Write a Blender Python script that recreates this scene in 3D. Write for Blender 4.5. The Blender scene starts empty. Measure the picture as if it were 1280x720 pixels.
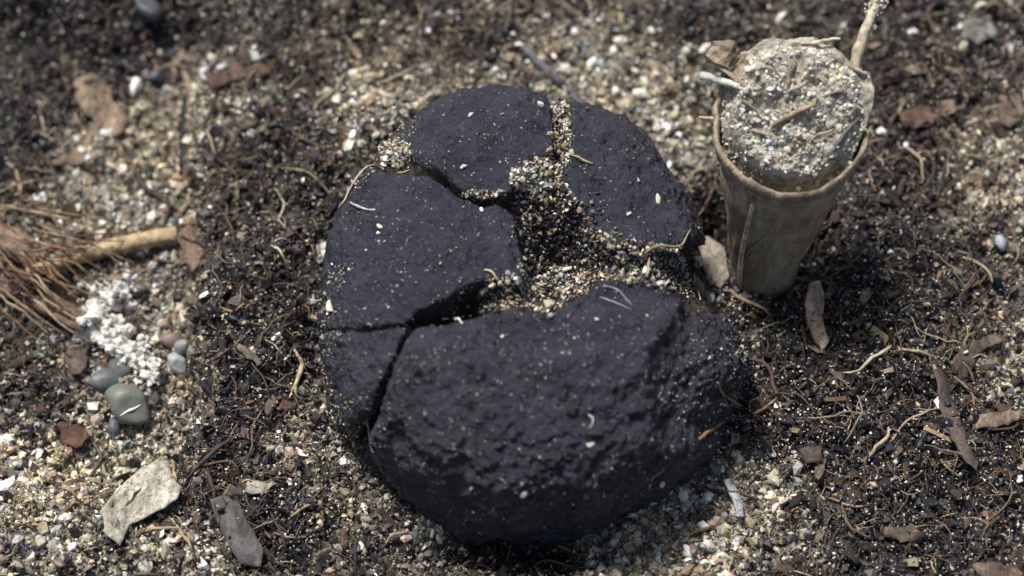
import bpy, math
import numpy as np
from mathutils import Vector, Matrix, geometry
from mathutils.bvhtree import BVHTree

# ------------------------------------------------------------------ camera, sky, sun, exposure
scene = bpy.context.scene
MM = 0.001
PITCH = math.radians(60.0)
DIST = 0.250                     # macro lens, a hand's breadth and a half from the soil
LENS = 36.0 * 250.0 / 128.0
CAM = np.array([0.0, -math.cos(PITCH) * DIST, math.sin(PITCH) * DIST])
R_ = np.array([1.0, 0.0, 0.0])
U_ = np.array([0.0, math.sin(PITCH), math.cos(PITCH)])
F_ = np.array([0.0, math.cos(PITCH), -math.sin(PITCH)])
cd = bpy.data.cameras.new('camera'); cam = bpy.data.objects.new('camera', cd)
scene.collection.objects.link(cam)
cam.location = CAM; cam.rotation_euler = (math.pi / 2 - PITCH, 0, 0)
cd.lens = LENS; cd.sensor_width = 36; cd.clip_start = 0.01; cd.clip_end = 50
cd.dof.use_dof = True; cd.dof.focus_distance = 0.237; cd.dof.aperture_fstop = 14.0
scene.camera = cam

SUN_EL, SUN_AZ = math.radians(64), math.radians(-38)   # high, from behind the subject's left shoulder
w = bpy.data.worlds.new('World'); scene.world = w; w.use_nodes = True
nt = w.node_tree; bg = nt.nodes['Background']
sky = nt.nodes.new('ShaderNodeTexSky'); sky.sky_type = 'NISHITA'; sky.sun_disc = False
sky.sun_elevation = SUN_EL; sky.sun_rotation = SUN_AZ
sky.air_density = 1.0; sky.dust_density = 3.0; sky.ozone_density = 1.0
nt.links.new(sky.outputs[0], bg.inputs[0]); bg.inputs[1].default_value = 0.065
sd = bpy.data.lights.new('sun', 'SUN'); so = bpy.data.objects.new('sun', sd); scene.collection.objects.link(so)
sd.energy = 3.3; sd.angle = math.radians(14); sd.color = (1.0, 0.985, 0.955)
sdir = Vector((math.sin(SUN_AZ) * math.cos(SUN_EL), math.cos(SUN_AZ) * math.cos(SUN_EL), math.sin(SUN_EL)))
so.rotation_euler = sdir.to_track_quat('Z', 'Y').to_euler()
vs = scene.view_settings
vs.view_transform = 'Standard'; vs.look = 'None'; vs.exposure = 0.70; vs.gamma = 1.0; vs.use_curve_mapping = False

rng = np.random.default_rng(7)
COL = scene.collection

# ------------------------------------------------------------------ numeric helpers
def px_dir(px, py):
    f = 1280.0 * LENS / 36.0
    px = np.asarray(px, float); py = np.asarray(py, float)
    d = F_ + np.multiply.outer((px - 640) / f, R_) - np.multiply.outer((py - 360) / f, U_)
    return d / np.linalg.norm(d, axis=-1, keepdims=True)
def at_z(px, py, z=0.0):
    d = px_dir(px, py); t = (np.asarray(z) - CAM[2]) / d[..., 2]
    return CAM + d * t[..., None]
def to_px(P):
    q = np.asarray(P) - CAM; f = 1280.0 * LENS / 36.0
    w_ = q @ F_
    return 640 + f * (q @ R_) / w_, 360 - f * (q @ U_) / w_
def _hash(i, j, k):
    i = i.astype(np.uint32); j = j.astype(np.uint32); k = k.astype(np.uint32)
    h = i * np.uint32(374761393) + j * np.uint32(668265263) + k * np.uint32(2147483647 - 57)
    h = (h ^ (h >> np.uint32(13))) * np.uint32(1274126177)
    h = (h ^ (h >> np.uint32(15))) * np.uint32(2246822519)
    h ^= h >> np.uint32(16)
    return h.astype(np.float64) / 4294967295.0
def vnoise(P):
    P = np.asarray(P, float) + 1000.0
    I = np.floor(P).astype(np.int64); f = P - I; u = f * f * f * (f * (f * 6 - 15) + 10)
    x, y, z = I[..., 0], I[..., 1], I[..., 2]; r = 0
    for a in (0, 1):
        for b in (0, 1):
            for c in (0, 1):
                wgt = (u[..., 0] if a else 1 - u[..., 0]) * (u[..., 1] if b else 1 - u[..., 1]) * (u[..., 2] if c else 1 - u[..., 2])
                r = r + wgt * _hash(x + a, y + b, z + c)
    return r * 2 - 1
def fbm(P, oct=3, gain=0.5):
    r = 0; a = 1.0; s = 0; P = np.asarray(P, float)
    for o in range(oct):
        r = r + a * vnoise(P * (2.03 ** o) + 17.3 * o); s += a; a *= gain
    return r / s
def sstep(e0, e1, x):
    t = np.clip((x - e0) / (e1 - e0), 0, 1); return t * t * (3 - 2 * t)
def blob(px, py, cx, cy, rx, ry):
    return np.exp(-((px - cx) / rx) ** 2 - ((py - cy) / ry) ** 2)
def poly_sd(px, py, poly):
    """signed distance in pixels to a polygon, negative inside"""
    poly = np.asarray(poly, float); d2 = np.full(px.shape, 1e18); ins = np.zeros(px.shape, bool)
    n = len(poly)
    for i in range(n):
        ax, ay = poly[i]; bx, by = poly[(i + 1) % n]
        ex, ey = bx - ax, by - ay; wx, wy = px - ax, py - ay
        t = np.clip((wx * ex + wy * ey) / (ex * ex + ey * ey + 1e-12), 0, 1)
        d2 = np.minimum(d2, (wx - ex * t) ** 2 + (wy - ey * t) ** 2)
        c = ((ay > py) != (by > py))
        with np.errstate(divide='ignore', invalid='ignore'):
            xx = (bx - ax) * (py - ay) / (by - ay) + ax
        ins ^= c & (px < xx)
    d = np.sqrt(d2); return np.where(ins, -d, d)

# ------------------------------------------------------------------ materials
def nodemat(name, rough=0.6, spec=0.4):
    m = bpy.data.materials.new(name); m.use_nodes = True
    b = m.node_tree.nodes['Principled BSDF']
    b.inputs['Roughness'].default_value = rough
    b.inputs['Specular IOR Level'].default_value = spec
    return m, m.node_tree, b
def nnode(t, kind, **kw):
    n = t.nodes.new(kind)
    for k, v in kw.items(): setattr(n, k, v)
    return n
def tex_noise(t, scale, detail=4, rough=0.6, vec=None):
    n = nnode(t, 'ShaderNodeTexNoise'); n.inputs['Scale'].default_value = scale
    n.inputs['Detail'].default_value = detail; n.inputs['Roughness'].default_value = rough
    if vec is not None: t.links.new(vec, n.inputs['Vector'])
    return n
def bump(t, b, height, dist, strength=1.0):
    n = nnode(t, 'ShaderNodeBump'); n.inputs['Distance'].default_value = dist; n.inputs['Strength'].default_value = strength
    t.links.new(height, n.inputs['Height']); t.links.new(n.outputs[0], b.inputs['Normal']); return n
def mixcol(t, fac, a, b_, blend='MIX'):
    n = nnode(t, 'ShaderNodeMix', data_type='RGBA', blend_type=blend)
    for s, v in (('Factor', fac), ('A', a), ('B', b_)):
        inp = [i for i in n.inputs if i.name == s and (i.type == ('VALUE' if s == 'Factor' else 'RGBA'))][0]
        if hasattr(v, 'links'): t.links.new(v, inp)
        elif s == 'Factor': inp.default_value = v
        else: inp.default_value = (*v, 1)
    return [o for o in n.outputs if o.type == 'RGBA'][0]
def ramp(t, fac, e0, e1):
    n = nnode(t, 'ShaderNodeMapRange'); n.inputs['From Min'].default_value = e0; n.inputs['From Max'].default_value = e1
    t.links.new(fac, n.inputs['Value']); return n.outputs[0]

def attr_mat(name, rough, spec, bscale=2500, bdist=0.00008, mottled=0.35):
    """colour from the mesh's own colour attribute, mottled and finely rough"""
    m, t, b = nodemat(name, rough, spec)
    a = nnode(t, 'ShaderNodeVertexColor', layer_name='Col')
    co = nnode(t, 'ShaderNodeTexCoord').outputs['Object']
    n = tex_noise(t, bscale, 3, 0.6, co)
    f = nnode(t, 'ShaderNodeMapRange'); f.inputs['From Min'].default_value = 0.3; f.inputs['From Max'].default_value = 0.7
    f.inputs['To Min'].default_value = 1 - mottled; f.inputs['To Max'].default_value = 1 + mottled
    t.links.new(n.outputs['Fac'], f.inputs['Value'])
    c = nnode(t, 'ShaderNodeVectorMath', operation='SCALE')
    t.links.new(a.outputs['Color'], c.inputs[0]); t.links.new(f.outputs[0], c.inputs['Scale'])
    t.links.new(c.outputs[0], b.inputs['Base Color'])
    bump(t, b, n.outputs['Fac'], bdist, 0.8)
    return m
def obj_mat(name, rough, spec, bscale=2500, bdist=0.00008, mottled=0.35, stretch=None):
    """colour from the object's own colour (Object Info), mottled"""
    m, t, b = nodemat(name, rough, spec)
    a = nnode(t, 'ShaderNodeObjectInfo')
    co = nnode(t, 'ShaderNodeTexCoord').outputs['Object']
    if stretch:
        mp = nnode(t, 'ShaderNodeMapping'); mp.inputs['Scale'].default_value = stretch
        t.links.new(co, mp.inputs[0]); co = mp.outputs[0]
    n = tex_noise(t, bscale, 4, 0.65, co)
    f = nnode(t, 'ShaderNodeMapRange'); f.inputs['From Min'].default_value = 0.3; f.inputs['From Max'].default_value = 0.7
    f.inputs['To Min'].default_value = 1 - mottled; f.inputs['To Max'].default_value = 1 + mottled
    t.links.new(n.outputs['Fac'], f.inputs['Value'])
    c = nnode(t, 'ShaderNodeVectorMath', operation='SCALE')
    t.links.new(a.outputs['Color'], c.inputs[0]); t.links.new(f.outputs[0], c.inputs['Scale'])
    t.links.new(c.outputs[0], b.inputs['Base Color'])
    bump(t, b, n.outputs['Fac'], bdist, 0.8)
    return m
M = {}
M['soil'] = attr_mat('soil', 0.75, 0.3, 1400, 0.0003, 0.6)
M['sand'] = attr_mat('sand', 0.42, 0.5, 2200, 0.00006, 0.3)
M['humus'] = attr_mat('humus', 0.55, 0.4, 2200, 0.0001, 0.5)
M['fibre'] = attr_mat('fibre', 0.6, 0.35, 1500, 0.00005, 0.4)
M['grain'] = obj_mat('grain', 0.5, 0.45, 2.6, 0.00012, 0.3)
M['rootlet'] = obj_mat('rootlet', 0.7, 0.25, 900, 0.0002, 0.55)
M['flake'] = obj_mat('flake', 0.75, 0.2, 520, 0.0004, 0.75, (1, .22, 1))
t = M['flake'].node_tree; b = t.nodes['Principled BSDF']
co = nnode(t, 'ShaderNodeTexCoord').outputs['Object']; sp = tex_noise(t, 1700, 5, 0.75, co)
src = b.inputs['Base Color'].links[0].from_socket
t.links.new(mixcol(t, ramp(t, sp.outputs['Fac'], 0.47, 0.70), src, (0.035, 0.026, 0.02)), b.inputs['Base Color'])
M['crumb'] = attr_mat('crumb', 0.85, 0.15, 1800, 0.0001, 0.3)

# black fungus skin
m, t, b = nodemat('black_skin', 0.5, 0.5); M['skin'] = m
co = nnode(t, 'ShaderNodeTexCoord').outputs['Object']
n1 = tex_noise(t, 260, 6, 0.7, co); n2 = tex_noise(t, 2300, 4, 0.75, co); n3 = tex_noise(t, 620, 3, 0.6, co)
c = mixcol(t, ramp(t, n1.outputs['Fac'], 0.35, 0.7), (0.0112, 0.0116, 0.0215), (0.034, 0.0338, 0.049))
vor = nnode(t, 'ShaderNodeTexVoronoi'); vor.inputs['Scale'].default_value = 1900; t.links.new(co, vor.inputs['Vector'])
lt = nnode(t, 'ShaderNodeMath', operation='LESS_THAN'); lt.inputs[1].default_value = 0.17; t.links.new(vor.outputs['Distance'], lt.inputs[0])
sc_ = nnode(t, 'ShaderNodeSeparateColor'); t.links.new(vor.outputs['Color'], sc_.inputs[0])
gt = nnode(t, 'ShaderNodeMath', operation='GREATER_THAN'); gt.inputs[1].default_value = 0.84; t.links.new(sc_.outputs[0], gt.inputs[0])
mu = nnode(t, 'ShaderNodeMath', operation='MULTIPLY'); t.links.new(lt.outputs[0], mu.inputs[0]); t.links.new(gt.outputs[0], mu.inputs[1])
c = mixcol(t, mu.outputs[0], c, (0.42, 0.40, 0.36))          # fine mineral dust stuck to the skin
t.links.new(c, b.inputs['Base Color'])
ad = nnode(t, 'ShaderNodeMath', operation='MULTIPLY_ADD'); ad.inputs[1].default_value = 0.5; t.links.new(n2.outputs['Fac'], ad.inputs[0]); t.links.new(n3.outputs['Fac'], ad.inputs[2])
bump(t, b, ad.outputs[0], 0.0009, 1.0)
t.links.new(ramp(t, n3.outputs['Fac'], -0.35, 1.95), b.inputs['Roughness'])

# dark inner flesh
m, t, b = nodemat('dark_flesh', 0.7, 0.3); M['flesh'] = m
co = nnode(t, 'ShaderNodeTexCoord').outputs['Object']
n1 = tex_noise(t, 700, 5, 0.7, co)
t.links.new(mixcol(t, ramp(t, n1.outputs['Fac'], 0.4, 0.75), (0.010, 0.008, 0.008), (0.05, 0.035, 0.025)), b.inputs['Base Color'])
bump(t, b, n1.outputs['Fac'], 0.0005, 1.0)

# dry stem
def stem_mat(name, ca, cb, cc):
    m, t, b = nodemat(name, 0.62, 0.3)
    co = nnode(t, 'ShaderNodeTexCoord').outputs['Object']
    mp = nnode(t, 'ShaderNodeMapping'); mp.inputs['Scale'].default_value = (1, 1, 0.12); t.links.new(co, mp.inputs[0])
    n1 = tex_noise(t, 900, 5, 0.65, mp.outputs[0]); n2 = tex_noise(t, 180, 5, 0.7, co)
    c = mixcol(t, ramp(t, n1.outputs['Fac'], 0.3, 0.7), ca, cb)
    c = mixcol(t, ramp(t, n2.outputs['Fac'], 0.45, 0.68), c, cc)
    t.links.new(c, b.inputs['Base Color']); bump(t, b, n1.outputs['Fac'], 0.0006, 1.0)
    return m
M['stem'] = stem_mat('dry_stem', (0.24, 0.185, 0.125), (0.50, 0.41, 0.29), (0.15, 0.108, 0.072))
M['rim'] = stem_mat('stem_rim', (0.22, 0.165, 0.11), (0.44, 0.36, 0.26), (0.10, 0.07, 0.048))
m, t, b = nodemat('pale_pith', 0.9, 0.1); M['pith'] = m
co = nnode(t, 'ShaderNodeTexCoord').outputs['Object']
n1 = tex_noise(t, 800, 6, 0.75, co); n2 = tex_noise(t, 150, 3, 0.5, co)
c = mixcol(t, ramp(t, n1.outputs['Fac'], 0.36, 0.58), (0.20, 0.165, 0.12), (0.55, 0.515, 0.43))
c = mixcol(t, ramp(t, n2.outputs['Fac'], 0.58, 0.8), c, (0.42, 0.36, 0.28))
t.links.new(c, b.inputs['Base Color']); bump(t, b, n1.outputs['Fac'], 0.0007, 1.0)

m, t, b = nodemat('lime_crust', 0.9, 0.1); M['lime'] = m
co = nnode(t, 'ShaderNodeTexCoord').outputs['Object']; n1 = tex_noise(t, 900, 5, 0.7, co)
t.links.new(mixcol(t, ramp(t, n1.outputs['Fac'], 0.32, 0.52), (0.30, 0.27, 0.22), (0.66, 0.64, 0.58)), b.inputs['Base Color']); bump(t, b, n1.outputs['Fac'], 0.0004, 0.8)
# the soil itself: speckled with grains too fine to lie loose
t = M['soil'].node_tree; b = t.nodes['Principled BSDF']; src = b.inputs['Base Color'].links[0].from_socket
co = nnode(t, 'ShaderNodeTexCoord').outputs['Object']; vo = nnode(t, 'ShaderNodeTexVoronoi'); vo.inputs['Scale'].default_value = 1300; t.links.new(co, vo.inputs['Vector'])
sc_ = nnode(t, 'ShaderNodeSeparateColor'); t.links.new(vo.outputs['Color'], sc_.inputs[0]); sk = nnode(t, 'ShaderNodeMapRange')
sk.inputs['To Min'].default_value = 0.25; sk.inputs['To Max'].default_value = 1.9; t.links.new(sc_.outputs[0], sk.inputs['Value'])
vm = nnode(t, 'ShaderNodeVectorMath', operation='SCALE'); t.links.new(src, vm.inputs[0]); t.links.new(sk.outputs[0], vm.inputs['Scale']); t.links.new(vm.outputs[0], b.inputs['Base Color'])

# ------------------------------------------------------------------ object helpers
def add_mesh(name, V, F, mat, parent=None, col=None, smooth=False):
    V = np.ascontiguousarray(V, np.float32).reshape(-1, 3)
    me = bpy.data.meshes.new(name)
    if isinstance(F, np.ndarray):
        nf, k = F.shape
        me.vertices.add(len(V)); me.vertices.foreach_set('co', V.ravel())
        me.loops.add(nf * k); me.loops.foreach_set('vertex_index', np.ascontiguousarray(F, np.int32).ravel())
        me.polygons.add(nf); me.polygons.foreach_set('loop_start', np.arange(0, nf * k, k, dtype=np.int32))
        try: me.polygons.foreach_set('loop_total', np.full(nf, k, np.int32))
        except Exception: pass
        me.update(calc_edges=True)
    else:
        me.from_pydata([tuple(v) for v in V], [], F); me.update()
    if col is not None:
        a = me.color_attributes.new('Col', 'FLOAT_COLOR', 'POINT')
        cc = np.ones((len(V), 4), np.float32); cc[:, :3] = col
        a.data.foreach_set('color', cc.ravel())
    me.materials.append(mat)
    me.polygons.foreach_set('use_smooth', np.full(len(me.polygons), smooth))
    o = bpy.data.objects.new(name, me); COL.objects.link(o)
    if parent is not None: o.parent = parent
    return o
def tag(o, label=None, cat=None, group=None, kind=None):
    if label: o['label'] = label
    if cat: o['category'] = cat
    if group: o['group'] = group
    if kind: o['kind'] = kind
    return o
def empty(name, loc=(0, 0, 0)):
    o = bpy.data.objects.new(name, None); COL.objects.link(o); o.location = loc
    o.empty_display_size = 0.005
    return o

# ------------------------------------------------------------------ soil composition, painted shade and relief
DARK = [(90, 50, 140, 60, 1.2), (30, 150, 45, 90, .9), (190, 10, 80, 40, .8), (335, 330, 85, 150, 1.25), (380, 190, 55, 55, .9), (300, 470, 50, 110, .8),
        (330, 640, 80, 60, .9), (40, 480, 60, 50, .9), (560, 20, 190, 40, .45), (330, 60, 60, 50, .35), (1110, 390, 130, 150, 1.0), (1000, 500, 90, 60, 1.0),
        (1160, 640, 170, 120, .95), (950, 470, 55, 70, 1.3), (1130, 70, 60, 100, .8), (1245, 70, 60, 70, .7), (860, 30, 70, 50, .7), (1150, 220, 60, 90, .9),
        (230, 400, 25, 40, .6), (480, 690, 60, 40, .5), (890, 275, 30, 48, 2.4), (650, 692, 110, 20, 1.6), (640, 715, 70, 40, .8), (1050, 300, 50, 70, 1.0)]  # stem hollow and gap under the fungus: shade painted as dark soil
LIGHT = [(150, 220, 90, 90, 1.4), (215, 130, 55, 70, 1.1), (180, 430, 80, 90, 1.5), (90, 560, 100, 70, 1.1), (60, 660, 90, 50, .5), (480, 150, 55, 45, 1.5),
         (760, 90, 80, 70, 1.4), (830, 170, 50, 60, 1.5), (790, 690, 150, 45, 1.5), (860, 640, 90, 40, 1.3), (950, 600, 60, 35, .9), (1225, 225, 70, 60, 1.1),
         (1250, 440, 50, 70, .9), (370, 570, 60, 50, .8), (540, 670, 70, 40, .6), (900, 340, 30, 40, .6), (240, 690, 60, 40, .6), (640, 90, 120, 30, .5),
         (1090, 470, 40, 30, .3), (1000, 640, 40, 30, .4), (420, 380, 25, 30, .5), (290, 110, 60, 80, .5)]
BROWN = [(50, 340, 90, 70, 1.4), (1180, 150, 90, 80, 1.0), (280, 90, 80, 40, .8), (1220, 470, 60, 70, .7), (900, 520, 60, 50, .8), (560, 60, 150, 60, .6),
         (270, 240, 60, 60, .7), (250, 620, 70, 60, .6), (430, 160, 60, 60, .7), (90, 540, 30, 30, .6)]
def comp(px, py):
    """darkness 0..1 of the soil at a place (1 = humus and painted shade, 0 = pale sand)"""
    s = np.zeros(np.shape(px))
    for cx, cy, rx, ry, k in DARK: s = s + k * blob(px, py, cx, cy, rx, ry)
    for cx, cy, rx, ry, k in LIGHT: s = s - k * blob(px, py, cx, cy, rx, ry)
    P = np.stack([px / 46.0, py / 46.0, np.zeros_like(px)], -1)
    return np.clip(0.54 + 0.78 * s + 0.55 * fbm(P, 4, 0.62), 0, 1)
def brownness(px, py):
    s = np.zeros(np.shape(px))
    for cx, cy, rx, ry, k in BROWN: s = s + k * blob(px, py, cx, cy, rx, ry)
    return s
FC_PX = (662.0, 392.0)
def gz(x, y):
    """height of the soil in metres"""
    P0 = np.stack([x, y, np.zeros_like(x)], -1); px, py = to_px(P0)
    Q = P0 / MM
    z = 1.4 * fbm(Q / 11.0, 2) + 1.15 * fbm(Q / 3.4 + 5, 2) + 0.6 * fbm(Q / 1.2 + 9, 2)
    edge = 238 + 22 * fbm(np.stack([py / 60, py * 0, py * 0], -1), 2)
    low = (1 - sstep(-22, 26, px - edge)) * sstep(-40, 40, py) * (1 - sstep(560, 640, py))
    z = z - 5.5 * low
    z = z - 11 * blob(px, py, 893, 280, 22, 36) - 3 * blob(px, py, 1020, 330, 30, 40)      # hollow round the stem
    z = z + 5.0 * blob(px, py, 480, 170, 70, 55) + 2.2 * blob(px, py, 360, 330, 70, 160)  # soil banked against the fungus
    z = z - 4.5 * blob(px, py, 650, 690, 140, 24) - 1.5 * blob(px, py, 950, 480, 30, 50)
    z = z + 2.0 * blob(px, py, 1120, 420, 130, 160) + 2.0 * blob(px, py, 860, 370, 45, 30)
    return z * MM

# ground sheet: fine in the middle, stretching out to a couple of metres
nx, ny = 420, 360
u = np.linspace(-1, 1, nx); v = np.linspace(-1, 1, ny)
gx = 0.085 * u + 1.6 * np.sign(u) * np.abs(u) ** 25; gy = 0.075 * v + 1.6 * np.sign(v) * np.abs(v) ** 25 + 0.004
X, Y = np.meshgrid(gx, gy); Z = gz(X.ravel(), Y.ravel()).reshape(X.shape)
fade = 1 - sstep(0.12, 0.3, np.hypot(X, Y)); Z = Z * fade
GV = np.stack([X, Y, Z], -1).reshape(-1, 3)
ii, jj = np.meshgrid(np.arange(ny - 1), np.arange(nx - 1), indexing='ij'); a_ = (ii * nx + jj).ravel()
GF = np.stack([a_, a_ + 1, a_ + nx + 1, a_ + nx], -1)
gpx, gpy = to_px(GV); dk = comp(gpx, gpy)[:, None]; bn = np.clip(brownness(gpx, gpy), 0, 1)[:, None]
gcol = (1 - dk) * np.array([0.17, 0.145, 0.105]) + dk * np.array([0.011, 0.0095, 0.0095])
gcol = gcol * (1 - 0.5 * bn) + 0.5 * bn * np.array([0.06, 0.038, 0.026])
ground = add_mesh('ground', GV, GF, M['soil'], col=gcol, smooth=True)
tag(ground, kind='structure')
ground_bvh = BVHTree.FromPolygons(GV.tolist(), GF.tolist())

# ------------------------------------------------------------------ the black fungus
OUTLINE = [(885, 330), (880, 285), (868, 245), (845, 207), (803, 165), (748, 135), (690, 113), (630, 103), (575, 106), (530, 130), (498, 155), (462, 190),
           (440, 225), (425, 270), (411, 330), (405, 375), (394, 415), (398, 450), (408, 510), (432, 553), (462, 575), (488, 606), (530, 640), (585, 667),
           (640, 677), (700, 670), (780, 646), (840, 610), (888, 567), (918, 528), (943, 482), (949, 435), (927, 392)]
PLATES = {
 'front': [(452, 575), (468, 530), (490, 470), (511, 425), (524, 411), (562, 404), (600, 391), (650, 384), (690, 387), (735, 363), (756, 349), (785, 346), (803, 352),
           (832, 356), (848, 366), (868, 387), (1100, 395), (1100, 860), (300, 860), (380, 640)],
 'lower_left': [(250, 413), (430, 413), (470, 410), (506, 404), (504, 414), (478, 468), (450, 530), (434, 575), (380, 640), (250, 640)],
 'left': [(250, 409), (430, 409), (470, 405), (508, 398), (540, 377), (575, 355), (605, 340), (626, 343), (655, 341), (651, 300), (641, 257), (620, 246), (600, 249),
          (580, 241), (550, 225), (530, 213), (500, 217), (470, 212), (440, 208), (250, 215)],
 'top': [(300, 150), (452, 193), (492, 168), (503, 180), (521, 195), (541, 203), (560, 218), (590, 235), (635, 236), (645, 222), (668, 207), (688, 192), (692, 165),
         (688, 135), (680, 90), (650, -100), (300, -100)],
 'right': [(690, -100), (704, 110), (703, 140), (713, 170), (709, 200), (713, 235), (739, 268), (753, 292), (790, 303), (830, 311), (850, 306), (870, 303), (1100, 330), (1100, -100)]}
NAMES = list(PLATES)
N = 216
g = np.tan(np.linspace(-math.pi / 4, math.pi / 4, N))
A, B = np.meshgrid(g, g, indexing='ij'); one = np.ones_like(A)
faces6 = [(one, A, B), (-one, -A, B), (-A, one, B), (A, -one, B), (-B, A, one)]    # +x -x +y -y +z ; bottom is buried
D = np.concatenate([np.stack(f, -1).reshape(-1, 3) for f in faces6]); D /= np.linalg.norm(D, axis=1, keepdims=True)
ii, jj = np.meshgrid(np.arange(N - 1), np.arange(N - 1), indexing='ij'); q = (ii * N + jj).ravel()
QF = np.concatenate([np.stack([q, q + N, q + N + 1, q + 1], -1) + k * N * N for k in range(5)])
key = np.round(D * 1e5).astype(np.int64); _, first, inv = np.unique(key, axis=0, return_index=True, return_inverse=True)
inv = inv.ravel(); D = D[first]; QF = inv[QF]
cent = at_z(FC_PX[0], FC_PX[1], 5.5 * MM) * 1.0
p_ = 2.35                                                 # a bun with a flattened top
rad = (np.abs(D[:, 0]) ** p_ + np.abs(D[:, 1]) ** p_ + np.abs(D[:, 2]) ** 3.6) ** (-1 / 2.6)
base = D * rad[:, None] * np.array([24.5, 28.0, 16.5]) * MM
oa = np.array(OUTLINE) - FC_PX; oang = np.arctan2(oa[:, 1], oa[:, 0]); orr = np.hypot(*oa.T)
o_ = np.argsort(oang); oang, orr = oang[o_], orr[o_]
P = cent + base
for it in range(4):                                       # shape the bun's girth to the fungus's own uneven outline
    px, py = to_px(P); ang = np.arctan2(py - FC_PX[1], px - FC_PX[0]); rr = np.hypot(px - FC_PX[0], py - FC_PX[1])
    nb = 96; bi = ((ang + math.pi) / (2 * math.pi) * nb).astype(int) % nb
    sil = np.zeros(nb); np.maximum.at(sil, bi, rr)
    bc = (np.arange(nb) + 0.5) / nb * 2 * math.pi - math.pi
    tgt = np.interp(bc, oang, orr, period=2 * math.pi); k = tgt / sil
    k = (np.roll(k, 1) + 2 * k + np.roll(k, -1)) / 4
    kk = np.interp(ang, bc, k, period=2 * math.pi)
    off = P - cent; fo = off @ F_
    P = cent + fo[:, None] * F_ + (off - fo[:, None] * F_) * kk[:, None]
# outward normals of the smooth bun
def vnormals(P, QF):
    n = np.cross(P[QF[:, 2]] - P[QF[:, 0]], P[QF[:, 3]] - P[QF[:, 1]]); vn = np.zeros_like(P)
    for c in range(4): np.add.at(vn, QF[:, c], n)
    return vn / (np.linalg.norm(vn, axis=1, keepdims=True) + 1e-20)
Nn = vnormals(P, QF)
if np.mean(np.sum(Nn * (P - cent), 1)) < 0: QF = QF[:, ::-1]; Nn = -Nn
Q = P / MM
px, py = to_px(P)
jx = px + 3.0 * fbm(Q / 1.6, 3) + 2.0 * fbm(Q / 0.5, 2); jy = py + 3.0 * fbm(Q / 1.6 + 40, 3) + 2.0 * fbm(Q / 0.5 + 40, 2)
sds = np.stack([poly_sd(jx, jy, PLATES[n]) for n in NAMES]); region = np.argmin(sds, 0); gap = np.clip(np.min(sds, 0), 0, None)
front_side = (Nn @ -F_) > -0.2
gap = np.where(front_side, gap, 0)
# how deep the gaps go (mm): a dark cleft at the front plate, a shallow sandy fill elsewhere
deep = 3.2 + 5 * blob(px, py, 560, 378, 45, 25) + 5.5 * blob(px, py, 702, 288, 42, 40) + 4.5 * blob(px, py, 480, 490, 30, 70) \
     - 1.6 * blob(px, py, 690, 372, 50, 16) - 1.4 * blob(px, py, 640, 300, 18, 50) - 1.6 * blob(px, py, 500, 190, 25, 20) - 1.5 * blob(px, py, 690, 180, 25, 50) \
     - 1.2 * blob(px, py, 610, 375, 30, 12) - 1.0 * blob(px, py, 840, 335, 30, 20) + 1.5 * blob(px, py, 570, 220, 30, 12) - 1.0 * blob(px, py, 670, 215, 25, 20)
disp = -deep * (1 - np.exp(-gap / 3.6))
inside = np.clip(-np.min(sds, 0), 0, None)                                 # pixels from the plate's edge
disp += np.where(gap > 0, 0, -0.55 * np.exp(-inside / 7.0))    # worn, rounded edges
lift = {'front': 0.5, 'lower_left': -0.35, 'left': 0.25, 'top': -0.2, 'right': 0.15}
disp += np.where(gap > 0, 0, np.array([lift[n] for n in NAMES])[region])
# dents and swellings of the skin
disp += 1.3 * blob(px, py, 560, 440, 45, 30) - 1.5 * blob(px, py, 660, 425, 60, 24) + 1.3 * blob(px, py, 775, 400, 60, 30) - 0.9 * blob(px, py, 860, 470, 40, 40) \
      + 0.8 * blob(px, py, 540, 300, 60, 40) - 0.8 * blob(px, py, 600, 290, 20, 50) + 0.9 * blob(px, py, 590, 160, 50, 30) + 0.8 * blob(px, py, 640, 185, 18, 40) \
      - 2.4 * blob(px, py, 690, 290, 110, 80) + 1.1 * blob(px, py, 670, 458, 170, 24) - 1.2 * blob(px, py, 850, 200, 40, 60) - 0.6 * blob(px, py, 455, 455, 40, 40)
LIP = [(590, 395), (650, 384), (692, 388), (757, 350), (803, 352), (850, 368), (838, 392), (796, 436), (720, 446), (650, 432), (600, 412)]
FLANK = [(851, 366), (838, 394), (798, 440), (815, 560), (990, 560), (990, 385)]
lip_sd = poly_sd(jx, jy, LIP); disp += -1.1 * sstep(2, -16, lip_sd) - 1.5 * sstep(0, -26, poly_sd(jx, jy, FLANK))
rough = np.where(region == 0, 1.05, 0.8) * (1 - 0.6 * sstep(4, -14, lip_sd))
ridged = 1 - np.abs(fbm(Q / 3.1 + 3, 3, 0.6)) * 2
disp += rough * (1.0 * fbm(Q / 7.0, 2) + 0.46 * fbm(Q / 2.1 + 7, 3, 0.6) + 0.42 * (ridged - 0.6) + 0.34 * fbm(Q / 0.7 + 13, 2))
disp += np.where(gap > 4, 0.5, 0) * fbm(Q / 0.9, 3)
PF = P + Nn * disp[:, None] * MM
keep = PF[:, 2] > -9 * MM
fungus = empty('cracked_fungus', tuple(at_z(FC_PX[0], FC_PX[1] + 60, 0)))
tag(fungus, 'large cracked black fungus with five rough plates round a sandy pit', 'fungus')
FLOC = np.array(fungus.location)
reg = np.where(gap > 2.2, 5, region); fr = reg[QF[:, 0]]
okf = keep[QF].all(1)
def sub_mesh(name, sel, mat, parent):
    f = QF[sel]; us, iv = np.unique(f, return_inverse=True)
    return add_mesh(name, PF[us] - FLOC, iv.reshape(f.shape), mat, parent, smooth=True)
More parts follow.
